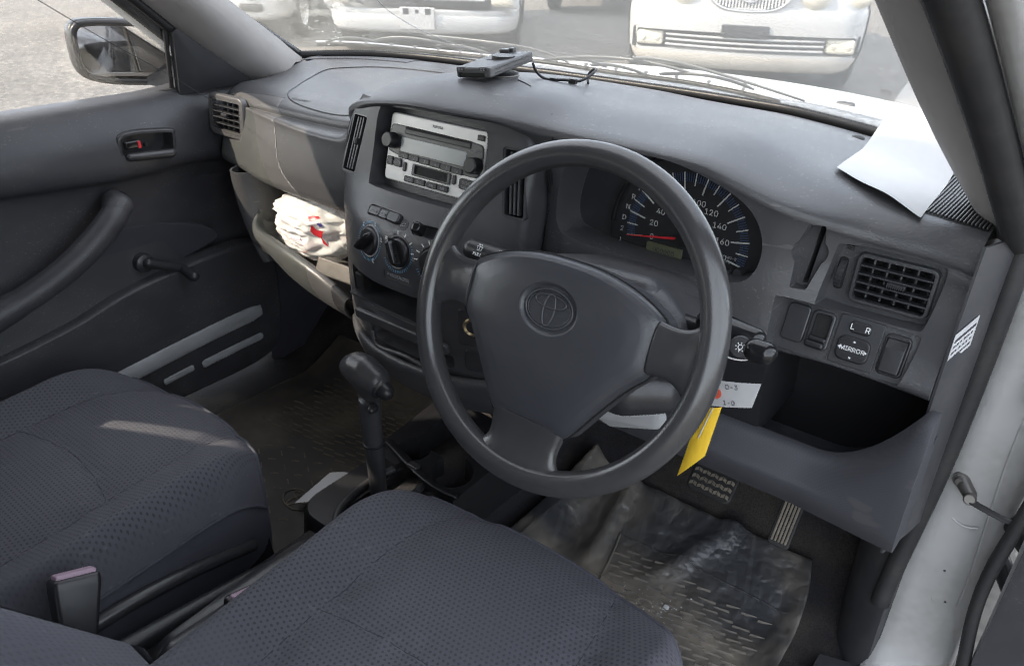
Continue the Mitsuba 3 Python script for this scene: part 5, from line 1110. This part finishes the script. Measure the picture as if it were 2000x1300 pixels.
add('foot', mv(lathe([(0, .004), (.020, .0045), (.0255, .003), (.0265, .0), (.0265, -.002), (0, -.002)], 40), frame((.030, .300, zb + .002), (0, -.05, 1))), 'mat_dark', 35, RD, label='round foot plate'); add('foot_edge', tube([(.030 + .026 * math.cos(t), .300 + .026 * math.sin(t), zb + .0035 - .0013 * math.sin(t) * 0) for t in np.linspace(0, 6.283, 40, False)], .0014, 6, True), 'mat_steel', True, RD)
add('stem', tube([(.030, .300, zb + .004), (.031, .301, zb + .020)], np.array([.007, .006]), 16), 'mat_black', True, RD); add('joint', mv(cyl(.0175, .014, 32), t=(.031, .303, zb + .016)), 'mat_black', 35, RD)
BX, BY, BZ = V(.993, .071, .094), V(-.079, .993, .085), V(-.087, -.091, .992)
F_X = np.eye(4); F_X[:3, 0], F_X[:3, 1], F_X[:3, 2], F_X[:3, 3] = BX, BY, BZ, V(.025, .292, 1.131)
body = man(rbox((.060, .1148, .0145), .0028, n=2)) - man(mv(rbox((.046, .012, .0062), .001), t=(-.003, -.0565, -.0032)))
add('case', mv(tm(body), F_X), 'mat_dash', 35, RD); add('slot', mv(rbox((.044, .004, .0055), .0008, (-.003, -.0535, -.0032)), F_X), 'mat_hole', 35, RD)
add('button', mv(rbox((.015, .010, .006), .0018, (-.021, -.053, .0050)), F_X), 'mat_dark', 35, RD); add('button', mv(rbox((.015, .010, .006), .0018, (.018, -.053, .0050)), F_X), 'mat_dark', 35, RD)
F_XF = F_X @ trimesh.transformations.translation_matrix([0, -.0585, .0035]) @ trimesh.transformations.rotation_matrix(math.pi / 2, [1, 0, 0])
for s, x in (('消去' if False else 'DEL', -.021), ('SET', .018)): add('button_lettering', mv(txt(s, .0034, np.eye(4), .0004), F_XF @ trimesh.transformations.translation_matrix([x, .001, 0])), 'mat_grey_print', False, RD) if False else None
for x in (-.0235, -.0185, .0155, .0205): add('button_print', mv(cat(rbox((.0035, .0006, .0005), .0002, (x, .0022, -.0002)), rbox((.0035, .0006, .0005), .0002, (x, .0004, -.0002)), rbox((.0006, .0036, .0005), .0002, (x, .001, -.0002))), F_XF), 'mat_grey_print', False, RD)
add('top_block', mv(rbox((.017, .012, .006), .0015, (-.013, .049, .0095)), F_X), 'mat_dark', 35, RD); add('top_block', mv(rbox((.008, .010, .008), .0015, (-.003, .052, .0095)), F_X), 'mat_dark', 35, RD)
for k in range(7):
    for j in range(3): add('speaker_hole', mv(cyl(.0009, .0006, 8, .0070), F_X @ trimesh.transformations.translation_matrix([-.010 + .003 * k, -.008 + .0032 * j, 0])), 'mat_hole', False, RD)
for x in (-.0012, .0012): add('side_groove', mv(rbox((.0006, .09, .0008), .0002, (.0301, 0, x * 2.2)), F_X), 'mat_hole', False, RD)
add('cord', tube(crv([(.055, .345, 1.130), (.056, .352, 1.118), (.062, .362, 1.108), (.078, .366, 1.106), (.097, .372, 1.1075), (.115, .378, 1.107), (.128, .400, 1.118), (.120, .420, 1.121), (.105, .428, 1.113), (.108, .420, 1.098)], 60), .0021, 10), 'mat_black', True, RD, label='thin black power cord looped on the dashboard')
for q in ((.080, .3665, 1.106), (.108, .376, 1.107)): add('cord_clip', hull([(q[0] + a, q[1] + b, q[2] + c) for a in (-.006, .006) for b in (-.003, .003) for c in (-.004, .003)]), 'mat_black', 35, RD)
# crumpled plastic bag on the shelf
rng = np.random.default_rng(4)
b = trimesh.creation.icosphere(5, 1.0); v = b.vertices; n1_ = meshkit.fbm(v * 1.7 + 3, 2, 2) - .5; v_ = v + .25 * (meshkit.fbm(v * 3 + 5, 2, 1)[:, None] - .5); n2_ = abs(meshkit.noise(v_ * V(2, 2, 7.5) + 9, 5) - .5) + .55 * abs(meshkit.noise(v_ @ np.array([[.8, .6, 0], [-.6, .8, 0], [0, 0, 1]]) * V(8, 2.2, 3) + 2, 6) - .5)
r = 1 + .45 * n1_ - .26 * n2_; v = v * r[:, None] * V(.115, .075, .070); v[:, 2] = np.maximum(v[:, 2], -.05)
bag = thing('plastic_bag', 'crumpled white plastic bag with red and blue print in the open shelf', 'plastic bag')
b.vertices = v + V(-.372, .262, .795); add('bag', b, 'mat_bag', 40, bag)
b2 = trimesh.creation.icosphere(4, 1.0); v = b2.vertices; r = 1 + .5 * (meshkit.fbm(v * 2.4 + 1, 4, 6) - .5) - .5 * abs(meshkit.fbm(v * 5 + 2, 3, 9) - .5); b2.vertices = v * r[:, None] * V(.055, .045, .06) + V(-.285, .275, .802); add('bag', b2, 'mat_bag', 40, bag)
bt = trimesh.proximity.closest_point
def bag_patch(c, du, dv, mat, lab=None):
    P = []
    for i in np.linspace(-1, 1, 14):
        row = []
        for j in np.linspace(-1, 1, 8): row.append(V(*c) + V(*du) * i + V(*dv) * j)
        P.append(row)
    P = np.array(P); q, d, t = bt(b, P.reshape(-1, 3)); q = q + b.face_normals[t] * .0012; add('print', grid_mesh(q.reshape(P.shape)), mat, True, bag, label=lab)
prin('mat_bag_blue', (.06, .05, .20), .35)
bag_patch((-.325, .205, .835), (.010, .003, .006), (.002, 0, -.0045), 'mat_red', 'red print'); bag_patch((-.308, .20, .824), (.005, .001, .002), (.002, 0, -.006), 'mat_bag_blue', 'dark blue print'); bag_patch((-.305, .19, .800), (.0025, 0, .0025), (.012, .002, -.013), 'mat_red')
for k in range(4): bag_patch((-.372 + .004 * k, .19, .792 - .0045 * k), (.017, 0, .001), (0, 0, .0007), 'mat_pink')
bag_patch((-.345, .19, .765), (.014, 0, .004), (0, 0, .0006), 'mat_red')
# a small metal bracket box beside it
mb = thing('metal_bracket', 'small dirty grey metal bracket with holes lying on the shelf front', 'bracket')
br_ = man(rbox((.085, .060, .030), .003, (0, 0, 0))) - man(mv(rbox((.040, .05, .03), .01), t=(.012, 0, .012)))
for x, y in ((-.034, -.022), (-.034, .022), (-.015, -.024), (.036, -.024)): br_ -= man(mv(cyl(.0028, .06, 14, -.03), t=(x, y, 0)))
prin('mat_dirty_metal', wear((.15, .14, .13), (.07, .058, .045), .7, 40), .45, metallic=.5)
Fq = np.eye(4); Fq[:3, :3] = trimesh.transformations.euler_matrix(math.radians(-24), math.radians(8), math.radians(14))[:3, :3]; Fq[:3, 3] = (-.232, .190, .758)
scene[mb] = mikit.ply(mv(tm(br_), Fq), 'mat_dirty_metal', 35)
bk2 = thing('metal_plate', 'upright beige plate with drilled holes behind the bracket on the shelf', 'plate')
pl = man(rbox((.05, .006, .075), .002))
for i in range(3):
    for j in range(3): pl -= man(mv(mv(cyl(.0035, .03, 12, -.015), frame((0, 0, 0), (0, -1, 0))), t=(.004 + .011 * i - .01, 0, -.012 + .011 * j)))
scene[bk2] = mikit.ply(mv(tm(pl), t=(-.225, .270, .795)), 'mat_lens' if False else 'mat_bumper_low', 35)

# ------------------------------------------------------------------ driver door, swung open, and its check strap
DD = thing('driver_door', 'open driver door with dark inner trim at the right edge', 'car door')
HX, HY, OA = .83, .36, math.radians(80)
def dd(s, d, z): # s along the door from its hinge, d out of its inner face
    c, n = V(math.sin(OA), -math.cos(OA) * -0 - math.cos(OA), 0), V(-math.cos(OA), -math.sin(OA), 0)
    return V(HX, HY, 0) + V(math.sin(OA) * s, -math.cos(OA) * s, z) + n * d
def ddbox(s0, s1, d0, d1, zs): return hull([dd(s, d, z) for s in (s0, s1) for d in (d0, d1) for z in zs])
add('shell', hull([dd(s, d, z) for s, d, z in ((.02, -.02, .34), (.02, .05, .34), (1.05, -.02, .34), (1.05, .05, .34), (.02, -.05, .66), (1.05, -.05, .66), (.02, .0, 1.0), (.02, .05, 1.0), (1.05, .0, 1.0), (1.05, .05, 1.0))]), 'mat_white_paint', 35, DD)
add('trim_panel', hull([dd(s, d, z) for s, d, z in ((.026, .052, .36), (.024, .070, .48), (1.0, .052, .40), (1.0, .095, .48), (.03, .052, 1.0), (.03, .074, .98), (1.0, .052, 1.0), (1.0, .085, .98), (.05, .085, .88), (1.0, .105, .88))]), 'mat_door', 35, DD)
add('edge_seal', tube(crv([(.846, .296, .98), (.838, .297, .80), (.832, .298, .72), (.826, .298, .66), (.822, .298, .60), (.826, .297, .52), (.836, .296, .44), (.852, .294, .36), (.88, .292, .335)], 40), .0085, 10), 'mat_rubber', True, DD)
add('window_frame', tube(crv([dd(.06, .02, 1.0), dd(.30, .0, 1.16), dd(.60, -.05, 1.36), dd(.95, -.06, 1.42)], 30), .016, 10), 'mat_black', True, DD)
gw = [dd(.08, .015, 1.0), dd(1.0, .015, 1.0), dd(.98, -.055, 1.41), dd(.62, -.045, 1.355), dd(.32, .0, 1.165)]
add('window', trimesh.Trimesh(np.array(gw), [[0, 1, 2], [0, 2, 3], [0, 3, 4]]), 'mat_glass', False, DD)
for z in (.86,): add('hinge', hull([(HX - .035, HY - .035, z - .03), (HX - .035, HY - .035, z + .03), (HX + .02, HY + .0, z - .03), (HX + .02, HY + .0, z + .03), (HX - .03, HY + .0, z - .03), (HX - .03, HY + .0, z + .03)]), 'mat_white_paint', 35, DD)
CK = thing('door_check', 'grey steel door check strap bolted to the white door opening', 'door check')
k0, k1 = V(.757, .340, .700), V(.772, .332, .692)
add('bolt', mv(cat(lathe([(0, .009), (.0055, .009), (.0060, .004), (.0085, .0035), (.009, 0), (0, 0)], 6), cyl(.0095, .002, 24)), frame(k0 + V(0, .003, 0), (0, -1, .1))), 'mat_steel', 30, CK, label='hexagon bolt of the door check')
add('bracket', hull(np.vstack([spheres((*(k0 + V(0, .006, 0)), .0095), (*(k1 + V(0, -.002, .0)), .0085)).vertices])), 'mat_steel', True, CK)
add('pivot', mv(lathe([(0, .004), (.006, .004), (.0075, .002), (.0075, -.006), (0, -.006)], 24), frame(k1 + V(.002, -.014, .001), (0, -.9, .3))), 'mat_steel', 35, CK)
P = crv([k1 + V(.002, -.012, -.002), V(.795, .312, .690), V(.830, .308, .688), V(.90, .30, .69)], 30)
add('strap', tube(P, .0062, 10, flat=.4, nrm=(0, 0, 1)), 'mat_rubber', True, CK)
# wires and a loom in the gap
for k, q in enumerate([[(.79, .46, .66), (.825, .38, .645), (.86, .33, .64)], [(.79, .46, .60), (.83, .38, .58), (.86, .34, .56)]]): add('door_loom', tube(crv(q, 14), .013, 10), 'mat_black', True, CK)

# ------------------------------------------------------------------ wipers outside
def wiper(lab, arm, blade, yokes, rivets):
    w = thing('wiper', lab, 'wiper'); o = V(0, .004, .010)
    add('arm', tube(crv(np.array(arm) + o, 30), np.linspace(.003, .0052, 30), 10, flat=.6, nrm=(0, .5, .86)), 'mat_wiper', True, w, label='worn metal wiper arm')
    add('blade', tube(crv(np.array(blade) + V(0, .006, .004), 30), .0042, 8), 'mat_black', True, w); add('blade_spine', tube(crv(np.array(blade) + V(0, .004, .0095), 30), .0030, 8), 'mat_chrome', True, w)
    for y in yokes: add('yoke', tube(crv(np.array(y) + V(0, .002, .008), 16), np.r_[.003, np.full(14, .0048), .003], 8, flat=.55, nrm=(0, .5, .86)), 'mat_wiper', True, w)
    for r in rivets: add('rivet', ball(V(*r) + V(0, -.004, .016), .0032, 1), 'mat_steel', True, w)
    bl = crv(np.array(blade) + V(0, .003, .010), 9)
    for q in bl[1:-1]: add('claw', rbox((.004, .010, .012), .001, q), 'mat_wiper', 35, w)
wiper('worn metal windscreen wiper on the left, passenger half', [(-.15, .748, 1.052), (-.186, .738, 1.065), (-.311, .699, 1.080), (-.40, .690, 1.080), (-.482, .676, 1.079)], [(-.716, .560, 1.054), (-.673, .621, 1.052), (-.611, .691, 1.045), (-.507, .735, 1.041), (-.40, .754, 1.042), (-.33, .76, 1.042)],
      [[(-.699, .577, 1.056), (-.657, .614, 1.066), (-.62, .66, 1.055)], [(-.62, .655, 1.060), (-.543, .674, 1.072), (-.489, .690, 1.070), (-.407, .718, 1.058)], [(-.489, .716, 1.055), (-.445, .716, 1.062), (-.355, .745, 1.05)]], [(-.690, .585, 1.056), (-.635, .640, 1.062), (-.575, .69, 1.056), (-.482, .680, 1.077), (-.41, .72, 1.058), (-.365, .738, 1.055)])
wiper('worn metal windscreen wiper on the right, driver half', [(.340, .752, 1.045), (.317, .743, 1.051), (.192, .714, 1.077), (.098, .696, 1.090), (.02, .715, 1.083)], [(-.259, .756, 1.050), (-.172, .766, 1.049), (-.054, .777, 1.046), (.064, .772, 1.049), (.173, .766, 1.048), (.291, .767, 1.039)],
      [[(-.216, .753, 1.052), (-.17, .742, 1.062), (-.126, .735, 1.068), (-.06, .752, 1.056)], [(-.126, .733, 1.07), (-.03, .724, 1.080), (.06, .722, 1.080), (.13, .735, 1.070)], [(.06, .750, 1.058), (.12, .735, 1.068), (.188, .728, 1.070), (.25, .747, 1.055)], [(-.10, .755, 1.055), (-.05, .748, 1.062), (.02, .76, 1.052)]], [(-.15, .738, 1.066), (-.095, .738, 1.068), (.02, .720, 1.080), (.032, .735, 1.07), (.11, .745, 1.062), (.19, .728, 1.070), (.235, .744, 1.056)])

wr = thing('thin_wire', 'hair thin dark wire hanging across the passenger window towards the left vent', 'wire')
scene[wr] = mikit.ply(tube(crv([(-.668, -.20, 1.290), (-.664, -.035, 1.188), (-.660, .08, 1.104), (-.657, .185, 1.032), (-.650, .215, 1.008), (-.642, .250, .978), (-.640, .256, .966)], 50), .0007, 6), 'mat_rubber', True)
# ------------------------------------------------------------------ vehicles in the yard
def place(x, y, deg): # nose towards local -y
    F = np.eye(4); c, s = math.cos(math.radians(deg)), math.sin(math.radians(deg)); F[:3, :3] = [[c, -s, 0], [s, c, 0], [0, 0, 1]]; F[:3, 3] = (x, y, GZ); return F
def secs(zs, fr, hw, back, corner=.25, n=28):
    """front body: per height its nose y, half width; rounded in plan"""
    P = []
    for z, f, w in zip(zs, fr, hw):
        t = np.linspace(-1, 1, n); x = w * np.sign(t) * (1 - (1 - abs(t)) ** 1.6) if False else w * t
        y = f + .10 * abs(t) ** 2.2 + corner * np.clip((abs(t) - .80) / .20, 0, 1) ** 2.2
        P.append(np.vstack([np.c_[x, y, np.full(n, z)], [[w, back, z], [-w, back, z]]]))
    return solid_loft(np.array(P), (0, 1))
def wheel(F, x, y, r, parent):
    Fx = F @ frame((x, y, r), (1 if x > 0 else -1, 0, 0)); add('tyre', mv(lathe([(r * .62, .09), (r * .93, .09), (r, .07), (r, -.07), (r * .93, -.09), (r * .62, -.09), (r * .62, .09)], 40), Fx), 'mat_tyre', 35, parent); add('wheel_rim', mv(lathe([(0, .06), (r * .2, .07), (r * .55, .05), (r * .63, .085), (r * .63, -.05)], 32), Fx), 'mat_silver', 35, parent)
# white saloon
SD = thing('parked_car', 'white saloon facing the camera, oval lamps and vertical bar grille', 'car'); F = place(-1.56, 5.20, 24)
c1 = secs([.19, .22, .27, .30], [.06, .02, .0, .0], [.80, .84, .86, .87], 4.2); add('lower_bumper', mv(c1, F), 'mat_bumper_low', 50, SD)  # cream tone carries the bounced ground light in its colour
gl = man(secs([.30, .40, .50, .54, .60, .63], [.0, -.005, -.008, -.008, -.005, .005], [.875, .885, .89, .89, .89, .885], 4.2)) - man(mv(rbox((1.60, .5, .135), .03), t=(0, .0, .385)))
add('bumper', mv(tm(gl), F), 'mat_car_white', 50, SD)
add('crease', mv(tube([(x, .002 + .10 * abs(x / .89) ** 2.2 + .25 * max(0, (abs(x / .89) - .8) / .2) ** 2.2, .540) for x in np.linspace(-.86, .86, 50)], .005, 6), F), 'mat_strip', True, SD)
add('lower_grille', mv(rbox((1.66, .04, .15), .01, (0, .17, .385)), F), 'mat_black', 35, SD)
for z in (.420, .385, .350): add('grille_bar', mv(tube([(x, -.0 + .06 * abs(x / .58) ** 2, z - .004 * (1 - (x / .58) ** 2)) for x in np.linspace(-.57, .57, 30)], .0085, 8), F), 'mat_car_white', True, SD)
for s in (-1, 1):
    fl_ = add('fog_lamp', mv(rbox((.20, .07, .10), .02, (s * .690, .105, .388)), F @ trimesh.transformations.rotation_matrix(0, [0, 0, 1])), 'mat_lens', 35, SD)
    for dx, m_n in ((-.05, 'mat_yellow'), (.055, 'mat_yellow')): add('lamp_bulb', mv(ball((s * .690 + dx, .070, .388), (.022, .01, .024)), F), 'mat_lens', True, SD)
up_ = secs([.63, .70, .78, .86, .90], [.03, .04, .06, .12, .35], [.885, .885, .88, .86, .80], 4.2); add('nose', mv(up_, F), 'mat_car_white', 50, SD)
cab = hull([(s * x, y, z) for s in (-1, 1) for x, y, z in ((.78, 1.25, .9), (.58, 2.0, 1.40), (.58, 3.2, 1.40), (.75, 4.0, .9))]); add('cabin', mv(cab, F), 'mat_black_gloss', 35, SD)
gp = chaikin([(-.30, .80), (.30, .80), (.285, .69), (.20, .622), (.08, .605), (-.08, .605), (-.20, .622), (-.285, .69)], 3, True)
Fg = F @ np.array([[1, 0, 0, 0], [0, 0, 1, .03], [0, 1, 0, 0], [0, 0, 0, 1.0]])
def gmesh(poly, y0, y1): m = extr(poly, 0, y1 - y0); v = m.vertices.copy(); m.vertices = np.c_[v[:, 0], y0 + v[:, 2], v[:, 1]]; trimesh.repair.fix_normals(m); return m
add('grille_back', mv(gmesh(gp, .005, .03), F), 'mat_black', 35, SD)
for k in range(25):
    x = -.276 + .023 * k; yb0 = .618 + .075 * (abs(x) / .285) ** 3; add('grille_bar', mv(rbox((.011, .012, .80 - yb0), .003, (x, .002, (.80 + yb0) / 2)), F), 'mat_silver', 35, SD)
add('grille_frame', mv(tube([(x, -.002, z) for x, z in gp], .011, 8, True), F), 'mat_chrome', True, SD)
add('emblem', mv(cat(*[tube([(x, -.014, .715 + z) for x, z in e], .006, 8, True) for e in (ell(0, 0, .066, .046, 0), ell(0, -.002, .016, .040, 0), ell(0, .016, .045, .017, 0))]), F), 'mat_chrome', True, SD, label='chrome oval emblem')
for s in (-1, 1):
    for x, rx2, rz2, z in ((.455, .105, .085, .715), (.725, .135, .075, .715)):
        e = ball((0, 0, 0), (rx2, .06, rz2), 3); e.apply_transform(trimesh.transformations.rotation_matrix(math.radians(-s * 16 * (x > .6)), [0, 0, 1])); add('headlight', mv(mv(e, t=(s * x, .06 + .09 * (x > .6), z)), F), 'mat_lens', True, SD)
pb_ = man(rbox((.34, .012, .085), .008, (0, -.018, .470))) - man(mv(mv(lathe([(0, .05), (.075, .05), (.075, -.05), (0, -.05)], 32), frame((0, 0, 0), (0, -1, 0))), t=(0, -.018, .420)))
for x, z in ((-.12, .480), (.12, .480), (-.07, .493), (.07, .493), (-.14, .455), (.14, .455)): pb_ -= man(mv(mv(cyl(.010, .1, 12, -.05), frame((0, 0, 0), (0, -1, 0))), t=(x, -.018, z)))
add('plate_bracket', mv(tm(pb_), F), 'mat_dark', 35, SD, label='empty black number plate bracket')
for s in (-1, 1): wheel(F, s * .80, .85, .31, SD); wheel(F, s * .80, 3.5, .31, SD)
# white van
VN = thing('parked_van', 'white van facing the camera at the left, rust stained bracket on its bumper', 'van'); F = place(-4.22, 4.55, 36)
add('bumper', mv(secs([.26, .29, .36, .405], [.03, .0, -.01, .0], [.80, .83, .845, .845], 4.3, .2), F), 'mat_car_white', 50, VN)
add('bumper_step', mv(secs([.405, .415, .43, .445, .455], [.04, .035, .03, .03, .04], [.835, .84, .845, .845, .84], 4.3, .2), F), 'mat_car_white', 50, VN)
add('grille_recess', mv(rbox((1.22, .06, .25), .03, (0, .06, .585)), F), 'mat_dark', 35, VN)
add('grille_bar', mv(rbox((1.12, .03, .035), .012, (0, .028, .545)), F), 'mat_silver', 35, VN)
for s in (-1, 1): add('headlight', mv(rbox((.20, .10, .20), .04, (s * .70, .08, .585)), F), 'mat_lens', 35, VN); add('mask', mv(rbox((.10, .10, .22), .03, (s * .80, .14, .575)), F), 'mat_car_white', 35, VN)
add('body', mv(secs([.455, .70, .74, 1.1, 1.5, 1.9], [.11, .11, .06, .16, .55, .95], [.84, .84, .84, .83, .80, .70], 4.3, .2), F), 'mat_car_white', 50, VN)
add('front_window', mv(hull([(s * x, y, z) for s in (-1, 1) for x, y, z in ((.74, .13, 1.12), (.66, .70, 1.72), (.74, .3, 1.12), (.66, .9, 1.72))]), F), 'mat_black_gloss', 35, VN)
bp_ = man(rbox((.30, .020, .18), .008, (-.02, -.022, .385)))
for x in (-.115, .075): bp_ -= man(mv(rbox((.05, .1, .05), .006), t=(x, -.022, .44)))
bp_ -= man(mv(mv(cyl(.018, .1, 16, -.05), frame((0, 0, 0), (0, -1, 0))), t=(-.02, -.022, .44)))
add('plate_mount', mv(tm(bp_), F), 'mat_car_white', 35, VN); add('plate_shadow', mv(rbox((.24, .006, .09), .002, (-.02, -.008, .43)), F), 'mat_dark', 35, VN)  # dark slab stands in for the shade behind the mount
for x in (-.165, .125): add('rust_stain', mv(rbox((.014, .004, .15), .0015, (x, -.022, .38)), F), 'mat_rust', 35, VN)
for s in (-1, 1): wheel(F, s * .76, .9, .30, VN); wheel(F, s * .76, 3.3, .30, VN)
add('underside', mv(rbox((1.5, 3.8, .1), .02, (0, 2.2, .28)), F), 'mat_black', 35, VN)
# a second white vehicle further left, and a dark truck wheel group between van and saloon
V2 = thing('parked_van', 'white van at the far left, mostly behind the left pillar', 'van'); F = place(-6.45, 3.75, 36)
add('body', mv(secs([.24, .30, .6, .9, 1.3, 1.9], [.04, .0, .0, .05, .5, .95], [.80, .84, .85, .85, .82, .7], 4.3, .22), F), 'mat_car_white', 50, V2)
for s in (-1, 1): add('fog_lamp', mv(rbox((.16, .08, .12), .03, (s * .60, .03, .50)), F), 'mat_lens', 35, V2); add('lower_vent', mv(rbox((.22, .06, .07), .02, (s * .58, .03, .36)), F), 'mat_black', 35, V2); wheel(F, s * .76, .9, .30, V2); wheel(F, s * .76, 3.3, .30, V2)
add('underside', mv(rbox((1.5, 3.8, .1), .02, (0, 2.2, .26)), F), 'mat_black', 35, V2)
TR = thing('parked_truck', 'dark truck behind the white van, mainly its wheels in view', 'truck'); F = place(-5.2, 9.2, 30)
for x in (-.75, .75):
    for y in (.8, 3.4): wheel(F, x, y, .38, TR)
add('chassis', mv(rbox((1.3, 4.6, .35), .05, (0, 2.2, .62)), F), 'mat_dark', 35, TR); add('cab', mv(rbox((1.8, 1.6, 1.3), .1, (0, .9, 1.4)), F), 'mat_car_white', 35, TR); add('bed', mv(rbox((1.8, 3.0, .5), .05, (0, 3.4, 1.1)), F), 'mat_strip', 35, TR)
kb = thing('kerb', 'pale concrete kerb at the far edge of the yard', 'kerb'); scene[kb] = mikit.ply(mv(rbox((26, .25, .14), .03, (0, 0, .07)), place(-6, 14.5, 24)), 'mat_bumper_low', 35)
# vehicles behind and to the left: the door mirror shows them
for k, (x, y, a_, m_n, lab) in enumerate(((-2.6, -5.2, 0, 'mat_car_white', 'white van standing behind, seen only in the door mirror'), (-5.6, -6.2, 0, 'mat_silver', 'silver car standing behind, seen only in the door mirror'))):
    t_ = thing('rear_yard_car', lab, 'car'); F = place(x, y, 180 + a_)
    add('body', mv(secs([.24, .30, .6, .9, .95], [.04, .0, .0, .05, .2], [.80, .84, .85, .85, .8], 4.0, .22), F), m_n, 50, t_)
    add('cabin', mv(hull([(s * x_, y_, z) for s in (-1, 1) for x_, y_, z in ((.78, .9, .92), (.62, 1.6, 1.5 + .3 * (k == 0)), (.62, 3.3, 1.5 + .3 * (k == 0)), (.75, 3.9, .92))]), F), 'mat_black_gloss', 35, t_); add('roof', mv(rbox((1.26, 1.8, .06), .02, (0, 2.45, 1.52 + .3 * (k == 0))), F), m_n, 35, t_)
    for s in (-1, 1): add('headlight', mv(rbox((.26, .1, .14), .04, (s * .62, .04, .70)), F), 'mat_lens', 35, t_); wheel(F, s * .78, .8, .30, t_); wheel(F, s * .78, 3.2, .30, t_)
del COUNT
